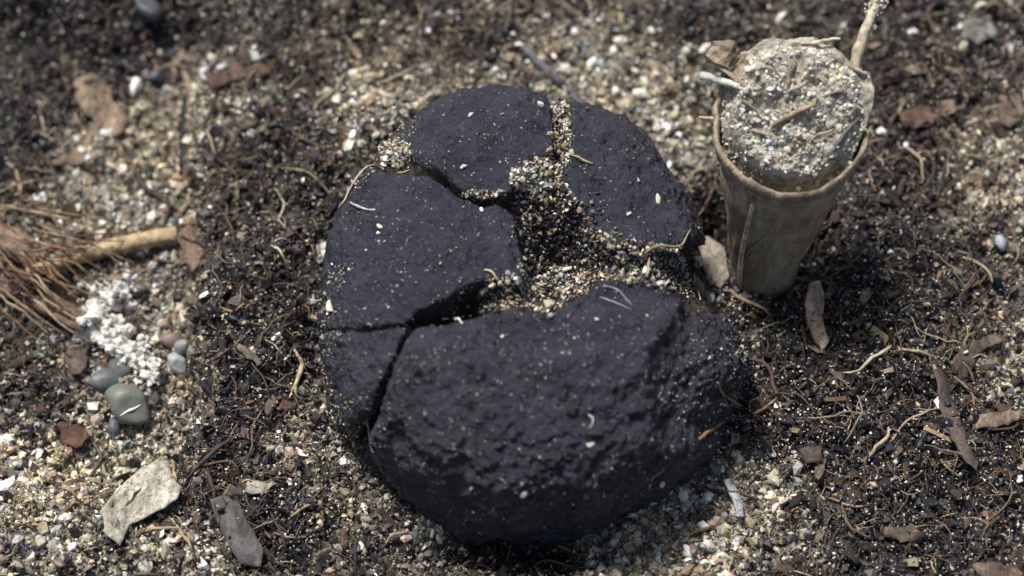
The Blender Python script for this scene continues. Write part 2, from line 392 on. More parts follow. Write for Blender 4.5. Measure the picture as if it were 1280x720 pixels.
plate_label = {0: 'broad bulging front plate, its pebbled side falling to the sand', 1: 'small sunken plate beside the narrow dark crack', 2: 'lumpy plate above the dark cleft',
               3: 'domed plate behind the pit, bordered by pale sand', 4: 'smooth plate curving down toward the cut stem'}
for k in range(5):
    o = sub_mesh('skin_plate', (fr == k) & okf, M['skin'], fungus); o['label'] = plate_label[k]
o = sub_mesh('pit_lining', (fr == 5) & okf, M['flesh'], fungus); o['label'] = 'dark humus lining of the cracks and central pit'
fungus_bvh = BVHTree.FromPolygons(PF.tolist(), QF[okf].tolist())

def hit(px, py, which='both'):
    """first surface (fungus or soil) along a pixel's ray: point, normal"""
    d = px_dir(px, py); best = None
    for bv in ([fungus_bvh, ground_bvh] if which == 'both' else [ground_bvh] if which == 'ground' else [fungus_bvh]):
        r = bv.ray_cast(Vector(CAM), Vector(d))
        if r[0] is not None and (best is None or r[3] < best[3]): best = r
    if best is None: return Vector(at_z(px, py, 0)), Vector((0, 0, 1))
    n = best[1]
    return best[0], (n if n.dot(Vector(d)) < 0 else -n)

# ------------------------------------------------------------------ grain, tube and flake builders
ph = (1 + 5 ** .5) / 2
ICO = np.array([(-1, ph, 0), (1, ph, 0), (-1, -ph, 0), (1, -ph, 0), (0, -1, ph), (0, 1, ph), (0, -1, -ph), (0, 1, -ph), (ph, 0, -1), (ph, 0, 1), (-ph, 0, -1), (-ph, 0, 1)]) / math.hypot(1, ph)
ICOF = np.array([(0, 11, 5), (0, 5, 1), (0, 1, 7), (0, 7, 10), (0, 10, 11), (1, 5, 9), (5, 11, 4), (11, 10, 2), (10, 7, 6), (7, 1, 8), (3, 9, 4), (3, 4, 2), (3, 2, 6), (3, 6, 8), (3, 8, 9), (4, 9, 5), (2, 4, 11), (6, 2, 10), (8, 6, 7), (9, 8, 1)])
OCT = np.array([(1, 0, 0), (-1, 0, 0), (0, 1, 0), (0, -1, 0), (0, 0, 1), (0, 0, -1)], float)
OCTF = np.array([(0, 2, 4), (2, 1, 4), (1, 3, 4), (3, 0, 4), (2, 0, 5), (1, 2, 5), (3, 1, 5), (0, 3, 5)])
def rand_rot(n):
    q_ = rng.normal(size=(n, 4)); q_ /= np.linalg.norm(q_, axis=1, keepdims=True); w_, x, y, z = q_.T
    return np.stack([1 - 2 * (y * y + z * z), 2 * (x * y - z * w_), 2 * (x * z + y * w_), 2 * (x * y + z * w_), 1 - 2 * (x * x + z * z), 2 * (y * z - x * w_),
                     2 * (x * z - y * w_), 2 * (y * z + x * w_), 1 - 2 * (x * x + y * y)], -1).reshape(n, 3, 3)
def grains(name, pos, r, col, mat, base=ICO, faces=ICOF, jitter=0.2, aniso=0.3, parent=None):
    n = len(pos); nv = len(base)
    V = base[None] * (1 + jitter * rng.normal(size=(n, nv, 1)).clip(-2, 2)) * np.exp(aniso * rng.normal(size=(n, 1, 3)).clip(-1.8, 1.8)) * r[:, None, None]
    V = np.einsum('nij,nvj->nvi', rand_rot(n), V) + pos[:, None]
    F = (faces[None] + (np.arange(n) * nv)[:, None, None]).reshape(-1, 3)
    return add_mesh(name, V.reshape(-1, 3), F, mat, parent, col=np.repeat(col, nv, 0))
def tube(pts, radii, sides=6, taper_ends=True):
    pts = np.asarray(pts, float); n = len(pts); radii = np.broadcast_to(radii, (n,)).copy()
    T = np.gradient(pts, axis=0); T /= np.linalg.norm(T, axis=1, keepdims=True) + 1e-12
    ref = np.array([0.31, 0.17, 0.93]); S = np.cross(T, ref); S /= np.linalg.norm(S, axis=1, keepdims=True) + 1e-12; W = np.cross(T, S)
    a = np.arange(sides) / sides * 2 * math.pi
    ring = pts[:, None] + radii[:, None, None] * (np.cos(a)[None, :, None] * S[:, None] + np.sin(a)[None, :, None] * W[:, None])
    V = np.concatenate([ring.reshape(-1, 3), pts[:1], pts[-1:]])
    F = []
    for i in range(n - 1):
        for j in range(sides):
            k2 = (j + 1) % sides
            F += [(i * sides + j, i * sides + k2, (i + 1) * sides + k2), (i * sides + j, (i + 1) * sides + k2, (i + 1) * sides + j)]
    c0, c1 = n * sides, n * sides + 1
    for j in range(sides):
        k2 = (j + 1) % sides; F += [(c0, k2, j), (c1, (n - 1) * sides + j, (n - 1) * sides + k2)]
    return V, np.array(F)
def catmull(P_, n):
    P_ = np.asarray(P_, float); m_ = len(P_)
    if m_ == 2: return P_[0] + (P_[1] - P_[0]) * np.linspace(0, 1, n)[:, None]
    Pe = np.concatenate([[2 * P_[0] - P_[1]], P_, [2 * P_[-1] - P_[-2]]]); tt = np.linspace(0, m_ - 1 - 1e-9, n); i = tt.astype(int); f = (tt - i)[:, None]
    a, b_, c_, d_ = Pe[i], Pe[i + 1], Pe[i + 2], Pe[i + 3]
    return 0.5 * (2 * b_ + (c_ - a) * f + (2 * a - 5 * b_ + 4 * c_ - d_) * f ** 2 + (3 * b_ - a - 3 * c_ + d_) * f ** 3)

# palettes (albedo)
SANDC = np.array([(0.50, 0.45, 0.34), (0.66, 0.63, 0.54), (0.37, 0.31, 0.21), (0.27, 0.255, 0.215), (0.23, 0.17, 0.11), (0.13, 0.125, 0.11), (0.44, 0.37, 0.25), (0.78, 0.75, 0.68), (0.085, 0.075, 0.065), (0.30, 0.31, 0.26)])
SANDP = np.array([.17, .06, .20, .12, .15, .10, .10, .025, .06, .05]); SANDP /= SANDP.sum()
FIBC = np.array([(0.115, 0.084, 0.06), (0.24, 0.185, 0.125), (0.065, 0.042, 0.034), (0.042, 0.032, 0.030), (0.36, 0.30, 0.215), (0.095, 0.061, 0.045)])
FIBP = np.array([.26, .16, .2, .16, .07, .15])
def jitcol(c, s=0.18): return np.clip(c * (1 + s * rng.normal(size=(len(c), 1))) * (1 + 0.05 * rng.normal(size=c.shape)), 0.004, 0.85)

# footprint of the fungus at soil level, to keep grains out of its body
def in_fungus(pos):
    px_, py_ = to_px(pos); return poly_sd(px_, py_, OUTLINE) < -22
def rand_px(n, x0=-190, x1=1470, y0=-150, y1=880):
    px_ = rng.uniform(x0, x1, n); py_ = rng.uniform(y0, y1, n)
    return at_z(px_, py_, 0.0)
def on_ground(pos, up=0.0):
    p = pos.copy(); p[:, 2] = gz(p[:, 0], p[:, 1]) + up; return p

def scatter(n, accept):
    p = rand_px(n); p = p[~in_fungus(p)]; px_, py_ = to_px(p); d = comp(px_, py_); b_ = brownness(px_, py_)
    s = rng.random(len(p)) < accept(d, b_); return p[s], d[s], b_[s]
# sand: coarse grains and fine grit; the tone drifts from patch to patch
def patchy(p, c, k=0.45, sc=1.0):
    Qp = p / MM
    f = 1 + k * fbm(Qp / (2.2 * sc) + 3, 3, .7); w_ = 0.10 * fbm(Qp / (5 * sc) + 60, 2)
    return np.clip(c * f[:, None] * np.stack([1 + w_, 1 + 0 * w_, 1 - 1.4 * w_], -1), 0.004, 0.84)
p, d, b_ = scatter(60000, lambda d, b: np.clip(1.02 - 1.12 * d, 0.05, 1))
r = np.exp(rng.normal(math.log(0.27), 0.45, len(p))).clip(0.11, 0.75) * MM * (1 - 0.35 * d)
c = jitcol(SANDC[rng.choice(len(SANDC), len(p), p=SANDP)])
c *= np.where(rng.random(len(p)) < 0.22 + 0.45 * d, 0.42, 1.12)[:, None]
o = grains('sand', on_ground(p, r * rng.uniform(-0.3, 1.2, len(p))), r, patchy(p, c), M['sand'], jitter=.24, aniso=.36)
tag(o, 'loose pale sand covering the soil', 'sand', kind='stuff')
p, d, b_ = scatter(110000, lambda d, b: np.clip(1.1 - 1.0 * d, 0.16, 1))
r = np.exp(rng.normal(math.log(0.145), 0.4, len(p))).clip(0.06, 0.3) * MM
c = jitcol(SANDC[rng.choice(len(SANDC), len(p), p=SANDP)])
c *= np.where(rng.random(len(p)) < 0.3 + 0.4 * d, 0.42, 1.15)[:, None]
o = grains('fine_grit', on_ground(p, rng.uniform(0.0, 0.55, len(p)) * MM), r, patchy(p, c), M['sand'], OCT, OCTF, .3, .4)
tag(o, 'fine sandy grit between the larger grains', 'grit', kind='stuff')
# humus crumbs, ragged and matt
p, d, b_ = scatter(56000, lambda d, b: np.clip(1.4 * d - 0.2, 0.05, 1))
r = np.exp(rng.normal(math.log(0.2), 0.45, len(p))).clip(0.08, 0.4) * MM
hc = np.array([(0.0085, 0.008, 0.011), (0.014, 0.0125, 0.015), (0.024, 0.018, 0.017), (0.05, 0.038, 0.03), (0.012, 0.0118, 0.018)])
c = jitcol(hc[rng.choice(5, len(p), p=[.29, .27, .16, .08, .20])], 0.35)
o = grains('humus', on_ground(p, r * rng.uniform(-0.2, 1.7, len(p))), r, c, M['humus'], jitter=0.36, aniso=0.6)
tag(o, 'black crumbly humus mixed through the sand', 'humus', kind='stuff')
# fine dust of mineral specks over everything
p, d, b_ = scatter(40000, lambda d, b: 0.12 + 0.9 * d)
r = np.exp(rng.normal(math.log(0.10), 0.38, len(p))).clip(0.045, 0.24) * MM
c = jitcol(SANDC[rng.choice(len(SANDC), len(p), p=SANDP)]) * 1.3; c = np.clip(c, 0, .84)
o = grains('mineral_dust', on_ground(p, rng.uniform(0.1, 1.0, len(p)) * MM), r, c, M['sand'], OCT, OCTF, 0.25, 0.3)
tag(o, 'fine pale mineral specks sprinkled over the soil', 'dust', kind='stuff')

# fine fibres: rootlets too many to count
def fibre_paths(p, L, seg, lift, head=None, wob=0.5):
    n = len(p); h = rng.uniform(0, 2 * math.pi, n) if head is None else head
    pts = np.zeros((n, seg, 3)); x, y = p[:, 0].copy(), p[:, 1].copy(); turn = rng.normal(0, wob * 0.6, n)
    for s in range(seg):
        pts[:, s, 0], pts[:, s, 1] = x, y
        h = h + turn / seg * 2 + rng.normal(0, wob / 1.4, n); x = x + np.cos(h) * L / seg; y = y + np.sin(h) * L / seg
    f = pts.reshape(-1, 3); z = gz(f[:, 0], f[:, 1]).reshape(n, seg); z = (z + np.roll(z, 1, 1) * 0 + z.mean(1, keepdims=True)) / 2
    tt = np.linspace(0, 1, seg)
    arch = lift[:, None] * (4 * tt * (1 - tt))[None] + 0.35 * MM + (rng.normal(0, 0.5, n) * MM)[:, None] * (tt - 0.5)[None]
    pts[:, :, 2] = np.maximum(z + arch, gz(f[:, 0], f[:, 1]).reshape(n, seg) + 0.05 * MM)
    return pts
p, d, b_ = scatter(21000, lambda d, b: np.clip(0.14 + 0.2 * d + 0.6 * b, 0, 1))
seg = 6; L = rng.uniform(1.2, 5.5, len(p)) * MM
paths = fibre_paths(p, L, seg, rng.uniform(0.1, 1.0, len(p)) * MM)
Vs, Fs, Cs = [], [], []; off = 0
fc = jitcol(FIBC[rng.choice(6, len(p), p=FIBP)], 0.25)
for i in range(len(p)):
    V, F = tube(paths[i], rng.uniform(0.035, 0.10) * MM * np.array([.6, .9, 1, 1, .8, .4]), 3)
    Vs.append(V); Fs.append(F + off); off += len(V); Cs.append(np.repeat(fc[i:i + 1], len(V), 0))
o = add_mesh('root_fibres', np.concatenate(Vs), np.concatenate(Fs), M['fibre'], col=np.concatenate(Cs), smooth=True)
tag(o, 'tangle of hair-fine brown root fibres through the soil', 'fibres', kind='stuff')
# fine plant flakes
p, d, b_ = scatter(20000, lambda d, b: np.clip(0.15 + 0.35 * d + 0.5 * b, 0, 1))
QUAD = np.array([(-1, -.5, -.06), (1, -.4, -.06), (1.1, .4, -.06), (-.9, .5, -.06), (-1, -.5, .06), (1, -.4, .06), (1.1, .4, .06), (-.9, .5, .06)])
QUADF = np.array([(0, 2, 1), (0, 3, 2), (4, 5, 6), (4, 6, 7), (0, 1, 5), (0, 5, 4), (1, 2, 6), (1, 6, 5), (2, 3, 7), (2, 7, 6), (3, 0, 4), (3, 4, 7)])
r = np.exp(rng.normal(math.log(0.42), 0.4, len(p))).clip(0.2, 0.9) * MM
FLC = np.array([(0.040, 0.027, 0.023), (0.075, 0.048, 0.034), (0.19, 0.145, 0.095), (0.035, 0.026, 0.024), (0.10, 0.06, 0.038)])
o = grains('plant_litter', on_ground(p, r * 0.7), r, jitcol(FLC[rng.choice(5, len(p))], .25), M['fibre'], QUAD, QUADF, 0.12, 0.4)
tag(o, 'crumbled brown plant litter lying over the soil', 'litter', kind='stuff')

# ------------------------------------------------------------------ where a thing lies, in words
ANCHORS = [(985, 330, 75, 'beside the cut stem'), (175, 625, 70, 'beside the pale leaf scrap'), (160, 495, 75, 'beside the rounded grey pebbles'),
           (150, 420, 60, 'beside the white crust'), (60, 335, 90, 'in the mat of brown fibres'), (115, 150, 70, 'around the torn tan leaf'),
           (1225, 450, 70, 'among the curled brown leaf shards'), (1020, 385, 55, 'beside the tan bark chip'), (290, 660, 60, 'beside the dark leaf strip'),
           (1185, 150, 80, 'in reddish litter behind the stem'), (755, 60, 60, 'among white grains behind the fungus'), (800, 690, 90, 'in sand before the overhanging plate'),
           (290, 90, 60, 'beside the reddish bark strip'), (95, 545, 50, 'near the rusty flake'), (215, 250, 60, 'between the twig and the curved root'), (365, 465, 55, 'around the forked pale straw'),
           (940, 510, 60, 'by the forked brown rootlet'), (1070, 620, 60, 'by the arched brown rootlet'), (1190, 570, 60, 'below the long leaf shard'), (188, 15, 60, 'near the blackish round pebble'),
           (1225, 240, 60, 'in the sandy patch behind the leaf shards'), (325, 330, 60, 'in humus facing the lumpy plate'), (330, 560, 60, 'in humus facing the small sunken plate')]
def where(px_, py_):
    for ax, ay, ar, ph_ in ANCHORS:
        if math.hypot(px_ - ax, py_ - ay) < ar: return ph_
    sd_ = float(poly_sd(np.array([px_]), np.array([py_]), OUTLINE)[0])
    if sd_ < 4: return 'stuck on the black fungus'
    if sd_ < 75: return 'close against the black fungus'
    dd = float(comp(np.array([float(px_)]), np.array([float(py_)]))[0])
    return 'lying in black humus' if dd > 0.55 else 'lying in pale sand' if dd < 0.38 else 'lying in mixed sandy humus'
def tone(c_):
    l = 0.3 * c_[0] + 0.6 * c_[1] + 0.1 * c_[2]; wm = c_[0] / (c_[2] + 1e-6)
    return 'white' if l > 0.62 else ('cream' if wm > 1.2 else 'pale grey') if l > 0.4 else ('tan' if wm > 1.45 else 'grey') if l > 0.2 else 'brown' if wm > 1.6 else 'dark grey'

# ------------------------------------------------------------------ countable grains
def grain_mesh(seed, sub, flat):
    r_ = np.random.default_rng(seed); import bmesh
    bm = bmesh.new(); bmesh.ops.create_icosphere(bm, subdivisions=sub, radius=1)
    V = np.array([v.co[:] for v in bm.verts]); F = np.array([[v.index for v in f.verts] for f in bm.faces]); bm.free()
    for _ in range(7 if sub > 2 else 11):                 # broken facets
        n = r_.normal(size=3); n /= np.linalg.norm(n); h = r_.uniform(0.62, 0.92) - (0 if sub > 2 else .12); dd = V @ n; V = V - np.clip(dd - h, 0, None)[:, None] * n
    V *= np.array([1.0, r_.uniform(0.6, 0.85), flat]); V *= (1 + (0.10 if sub > 2 else 0.42) * fbm(V * 1.5 + seed, 2))[:, None]
    return add_mesh('sand_grain', V, F, M['grain'], smooth=sub > 2)
gm = []
for s in range(10):
    o = grain_mesh(s, 2, [0.6, 0.75, 0.5, 0.85, 0.35][s % 5]); gm.append(o.data); bpy.data.objects.remove(o)
def put_grain(px_, py_, rpx, col, name='sand_grain', label=None, cat='sand grain', group='larger sand grains on the soil', surf='both', stretch=1.0, sink=0.25, k=None, rot=None):
    h_, n_ = hit(px_, py_, surf); r_ = rpx * 0.0001 * (0.25 if False else 1.0)
    o = bpy.data.objects.new(name, gm[int(rng.integers(10)) if k is None else k]); COL.objects.link(o)
    o.location = h_ + n_ * r_ * (0.6 - sink)
    z = n_.to_track_quat('Z', 'Y').to_matrix().to_4x4()
    tilt = Matrix.Rotation(rng.normal(0, 0.25), 4, 'X') @ Matrix.Rotation(rng.uniform(0, 6.28) if rot is None else rot, 4, 'Z')
    o.rotation_euler = (z @ tilt).to_euler(); o.scale = (r_ * stretch, r_, r_ * rng.uniform(.8, 1.1))
    o.color = (*col, 1)
    tag(o, label or f'{"tiny" if rpx < 6.5 else "small" if rpx < 9 else "large"}{" elongated" if stretch > 1.22 else ""} {tone(col)} sand grain {where(px_, py_)}', cat, group); return o
WHITE = (0.80, 0.79, 0.75); CREAM = (0.66, 0.61, 0.50)
HAND = [(172, 110, 17, WHITE), (258, 372, 10, WHITE), (230, 281, 8, WHITE), (313, 168, 8, WHITE), (6, 612, 14, WHITE), (732, 30, 10, WHITE), (718, 41, 8, WHITE), (767, 65, 10, WHITE),
        (742, 79, 10, WHITE), (770, 114, 8, WHITE), (848, 170, 8, WHITE), (822, 160, 7, CREAM), (345, 421, 8, WHITE), (402, 315, 15, (0.42, 0.40, 0.35)), (415, 385, 9, CREAM), (888, 373, 8, WHITE),
        (117, 154, 9, WHITE), (50, 250, 12, WHITE), (49, 302, 8, WHITE), (186, 236, 6, WHITE), (290, 62, 8, WHITE), (443, 170, 9, WHITE), (452, 180, 7, CREAM), (424, 88, 5, WHITE), (428, 112, 6, WHITE),
        (1140, 40, 8, WHITE), (1170, 38, 8, CREAM), (1144, 522, 5, WHITE), (1155, 430, 5, WHITE), (1274, 600, 7, WHITE), (950, 625, 6, WHITE), (918, 636, 6, (.6, .62, .63)), (845, 655, 8, CREAM),
        (985, 625, 4, WHITE), (1100, 165, 8, WHITE), (1132, 182, 6, WHITE), (52, 690, 6, WHITE), (265, 690, 8, CREAM), (250, 640, 6, WHITE), (200, 225, 7, CREAM), (815, 40, 7, CREAM), (640, 45, 7, WHITE),
        (650, 60, 9, CREAM), (800, 122, 17, CREAM), (860, 60, 7, CREAM), (535, 40, 6, WHITE), (480, 30, 6, WHITE), (900, 370, 6, WHITE), (1205, 190, 6, CREAM), (1245, 185, 8, CREAM), (1150, 100, 5, WHITE),
        (30, 520, 7, CREAM), (40, 580, 8, (.35, .37, .4)), (15, 640, 6, CREAM), (190, 330, 7, CREAM), (95, 260, 9, CREAM), (960, 655, 6, CREAM), (770, 680, 8, CREAM), (820, 700, 9, WHITE), (740, 700, 9, CREAM),
        (600, 700, 8, CREAM), (860, 690, 8, CREAM), (790, 660, 6, WHITE)]
for (x_, y_, r_, c_) in HAND: put_grain(x_, y_, r_, c_)
SHOW = np.array([(0.70, 0.68, 0.62), (0.60, 0.55, 0.45), (0.44, 0.38, 0.28), (0.36, 0.35, 0.33), (0.26, 0.20, 0.14), (0.15, 0.15, 0.15), (0.40, 0.38, 0.36)])
n_done = 0
while n_done < 190:
    x_, y_ = rng.uniform(-20, 1300), rng.uniform(-15, 735)
    dd = float(comp(np.array([x_]), np.array([y_]))[0])
    if rng.random() > 1.05 - dd: continue
    if poly_sd(np.array([x_]), np.array([y_]), OUTLINE)[0] < 5: continue
    c_ = SHOW[rng.choice(7, p=[.2, .22, .17, .12, .12, .09, .08])] * rng.uniform(.85, 1.12)
    put_grain(x_, y_, rng.uniform(5, 9.5), tuple(np.clip(c_, 0, .82)), stretch=rng.uniform(.9, 1.35), surf='ground'); n_done += 1

# pebbles
PEB = [(168, 513, 27, (0.135, 0.145, 0.115), 'rounded olive grey pebble crossed by a pale vein'), (131, 483, 20, (0.10, 0.105, 0.105), 'dark grey pebble with a split across its top'),
       (150, 463, 16, (0.115, 0.115, 0.11), 'dark grey pebble leaning on the split pebble'), (212, 432, 14, (0.17, 0.12, 0.105), 'small purplish brown pebble below the white crust'),
       (222, 456, 13, (0.30, 0.31, 0.30), 'pale blue-grey pebble beside the purplish brown one'), (175, 370, 13, (0.10, 0.08, 0.075), 'dark brown pebble at the tip of the white crust'),
       (188, 15, 20, (0.06, 0.062, 0.07), 'blackish round pebble in the dark humus'), (145, 536, 10, (0.09, 0.10, 0.11), 'small slate grey pebble under the olive pebble'),
       (195, 97, 12, (0.07, 0.075, 0.09), 'slate blue pebble next to a white shell chip'), (1248, 305, 9, (0.3, 0.32, 0.34), 'small blue-grey pebble in sandy humus'), (202, 470, 14, (0.19, 0.19, 0.17), 'grey pebble half covered by white crust'),
       (234, 437, 12, (0.22, 0.22, 0.2), 'flat light grey pebble beside the humus edge')]
pm = []
for s in range(4):
    o = grain_mesh(40 + s, 3, 0.7); pm.append(o.data); bpy.data.objects.remove(o)
for i, (x_, y_, r_, c_, lb) in enumerate(PEB):
    o = put_grain(x_, y_, r_ * 1.3, c_, 'pebble', lb, 'pebble', 'pebbles in the sand', 'ground', 1.0, 0.15, rot=rng.uniform(0, 6)); o.data = pm[i % 4]
    if i == 0:
        bpy.context.view_layer.update(); mw = o.matrix_world.copy(); vb = BVHTree.FromPolygons([mw @ v_.co for v_ in o.data.vertices], [p_.vertices[:] for p_ in o.data.polygons]); vp = []
        for q_ in ((150, 520), (160, 514), (168, 511), (176, 506), (185, 500)):
            h_ = vb.ray_cast(Vector(CAM), Vector(px_dir(*q_)))[0]
            if h_ is not None: vp.append(np.array(h_))
        if len(vp) > 2:
            V, F = tube(catmull(vp, 16), np.interp(np.linspace(0, 1, 16), [0, .5, 1], [.8, 2.2, .8]) * .0001, 5)
            iv = mw.inverted(); V = np.array([(iv @ Vector(v_))[:] for v_ in V]); vn_ = add_mesh('vein', V, F, M['grain'], o, smooth=True); vn_.color = (.6, .58, .5, 1)

# ------------------------------------------------------------------ tubes drawn by eye: twigs and rootlets
def strand(name, pxs, rad_px, col, label, cat, group=None, lift=0.25, n=None, sides=6, surf='both', wob=0.0, mat='rootlet', parent=None):
    """pxs: (px, py[, lift_mm]) ; each point rests on what lies under it"""
    pts = []
    for q_ in pxs:
        h_, n_ = hit(q_[0], q_[1], surf); l_ = (q_[2] if len(q_) > 2 else lift) * MM
        pts.append(np.array(h_) + np.array([0, 0, 1]) * l_)
    n = n or max(8, len(pts) * 10); C = catmull(pts, n); wob = wob or .18
    if wob: C = C + wob * MM * np.stack([fbm(C / MM / 1.5 + 7 * k, 2) for k in range(3)], -1)
    rp = np.interp(np.linspace(0, 1, n), np.linspace(0, 1, len(np.atleast_1d(rad_px))), np.atleast_1d(rad_px)) * 0.0001
    rp = rp * (1 + (0.16 if np.max(rad_px) > 8 else .38) * fbm(C / MM * 0.9, 3, .6))
    V, F = tube(C, rp, sides); o0 = C[0]
    o = add_mesh(name, V - o0, F, M[mat], smooth=True); o.location = o0; o.color = (*col, 1)
    return tag(o, label, cat, group)
TAN = (0.36, 0.27, 0.16); PALE = (0.50, 0.42, 0.29); RED = (0.14, 0.065, 0.035); DKB = (0.055, 0.038, 0.033); BLK = (0.02, 0.018, 0.02)
strand('twig', [(38, 352, 2.6), (75, 342, 2.5), (120, 328, 2.6), (170, 316, 2.5), (222, 302, 1.5)], [5, 8, 11, 11, 12], (0.36, 0.27, 0.155), 'straight tan twig lying across the sand', 'twig', sides=10, surf='ground', wob=0.25)
strand('twig', [(232, 95, .8), (240, 130, .8), (222, 190, .5)], [4, 6, 4], (0.21, 0.16, 0.11), 'thin grey-brown twig leaning over a dark slit in the sand', 'twig', surf='ground')
strand('twig', [(236, 120, .3), (233, 160, .3), (229, 208, .1)], [6, 10, 6], BLK, 'short black strip standing in for the shaded slit in pale sand', 'twig', surf='ground')  # black tube stands in for the shade inside the slit
strand('twig', [(655, 66, 1.5), (690, 100, 1.2), (718, 125, 0.7), (735, 139, 0.3)], [6, 7, 5, 2], (0.10, 0.095, 0.10), 'dark splintered twig resting on the rear edge of the fungus', 'twig', sides=7, wob=0.3)
strand('twig', [(150, 180, .6), (168, 200, .8), (180, 235, .7), (210, 258, .6), (205, 290, .3)], [2, 5, 4.5, 4, 2], DKB, 'curved dark root below the white shell chip', 'root', surf='ground')
strand('twig', [(60, 195, .5), (75, 240, .6), (82, 280, .6), (60, 320, .3)], [2, 4.5, 4, 2], (0.06, 0.042, 0.038), 'bent purplish root beneath the torn tan leaf', 'root', surf='ground')
strand('twig', [(240, 588, .6), (262, 596, .8), (270, 640, .5)], [1.5, 3, 2], (0.08, 0.045, 0.03), 'short reddish root beside the dark leaf strip', 'root', surf='ground')
